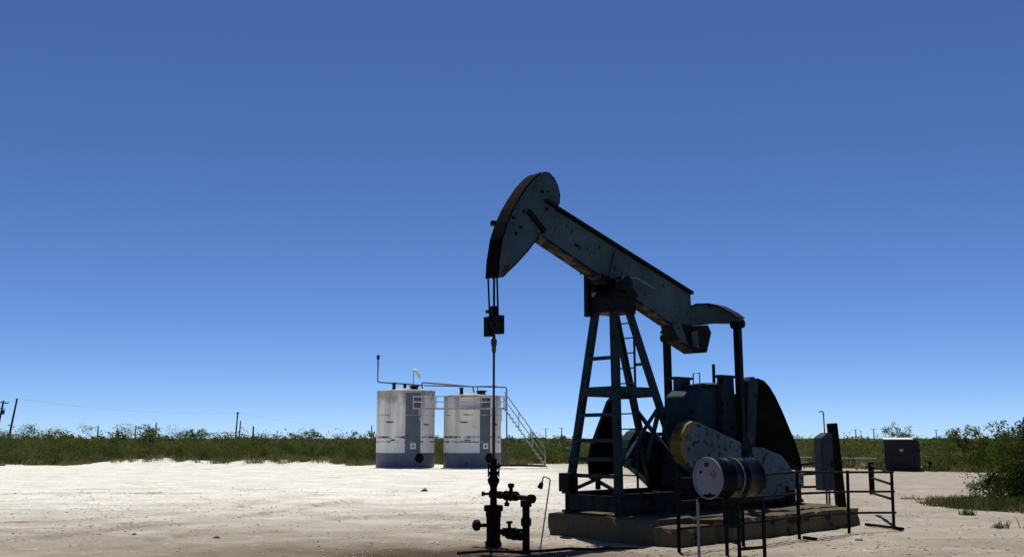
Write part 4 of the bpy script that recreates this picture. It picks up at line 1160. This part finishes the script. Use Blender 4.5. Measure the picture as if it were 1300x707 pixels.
# ------------------------------------------------------------------ stones
def stone_arrays(px, py, sz, seed):
    r = np.random.default_rng(seed); n = len(px)
    base = np.array([(1,0,0),(0,1,0),(-1,0,0),(0,-1,0),(0,0,1),(0,0,-1),(.7,.7,.25),(-.7,.7,.2),(-.7,-.7,.25),(.7,-.7,.2)], float)
    fc = np.array([(0,6,4),(6,1,4),(1,7,4),(7,2,4),(2,8,4),(8,3,4),(3,9,4),(9,0,4),(0,5,6),(6,5,1),(1,5,7),(7,5,2),(2,5,8),(8,5,3),(3,5,9),(9,5,0)])
    k = len(base)
    v = base[None]*sz[:, None, None]*(0.65+0.7*r.random((n, k, 1)))
    v[:, :, 2] *= 0.62
    a = r.random(n)*6.28; c, s = np.cos(a)[:, None], np.sin(a)[:, None]
    x = v[:, :, 0]*c - v[:, :, 1]*s + px[:, None]; y = v[:, :, 0]*s + v[:, :, 1]*c + py[:, None]
    z = v[:, :, 2] + (ground_z(px, py) + sz*0.12)[:, None]
    V = np.stack([x, y, z], 2).reshape(-1, 3)
    F = (fc[None] + (np.arange(n)*k)[:, None, None]).reshape(-1, 3)
    return V, F
def on_slab(x, y):
    dx, dy = x-WX, y-WY
    s = dx*math.cos(PA)+dy*math.sin(PA); v = -dx*math.sin(PA)+dy*math.cos(PA)
    return (s > 2.0) & (s < 7.8) & (v > -2.05) & (v < 1.05)
n = 30000
py = 13.5 + rng.random(n)**1.7*20; px = (rng.random(n)-0.5)*1.15*py
clus = vnoise(px*0.7, py*0.7, 41)
keep = (rng.random(n) < np.clip((clus-0.25)*1.6, 0.08, 1)) & ~on_slab(px, py)
px, py = px[keep], py[keep]
V, F = stone_arrays(px, py, 0.006 + 0.022*rng.random(len(px))**6, 61)
tag(np_mesh('gravel', V, F, 'stone'), 'pale gravel scattered over the near ground', 'gravel', None, 'stuff')
n = 900
py = 13.5 + rng.random(n)**1.6*24; px = (rng.random(n)-0.5)*1.15*py
keep = ~on_slab(px, py); px, py = px[keep], py[keep]
V, F = stone_arrays(px, py, 0.005 + 0.020*rng.random(len(px))**5, 62)
tag(np_mesh('dark_gravel', V, F, 'darkstone'), 'dark clods and pebbles scattered over the near ground', 'gravel', None, 'stuff')
for x, y, s, m_, lb in ((5.75, 17.45, 0.07, 'stone', 'flat pale rock on the ground in front of the pipe fence'),
                        (6.30, 19.75, 0.08, 'darkstone', 'dark clod against the foundation near its right end'),
                        (8.65, 16.95, 0.11, 'darkstone', 'dark rock on the ground at the lower right corner'),
                        (-5.05, 18.0, 0.055, 'darkstone', 'dark clod on the tan ground at the left, nearer the well'),
                        (-6.65, 18.5, 0.05, 'darkstone', 'dark clod on the tan ground at the left, further from the well'),
                        (-2.75, 33.0, 0.13, 'darkstone', 'dark clod on the white ground in front of the tanks'),
                        (-31.4, 64.0, 0.22, 'darkstone', 'dark clod near the brush at the far left')):
    V, F = stone_arrays(np.array([x]), np.array([y]), np.array([s]), int(abs(x)*100))
    V = V - np.array([x, y, 0])
    o = np_mesh('rock', V, F, m_); o.location = (x, y, 0)
    tag(o, lb, 'rock', 'single rocks on the pad')
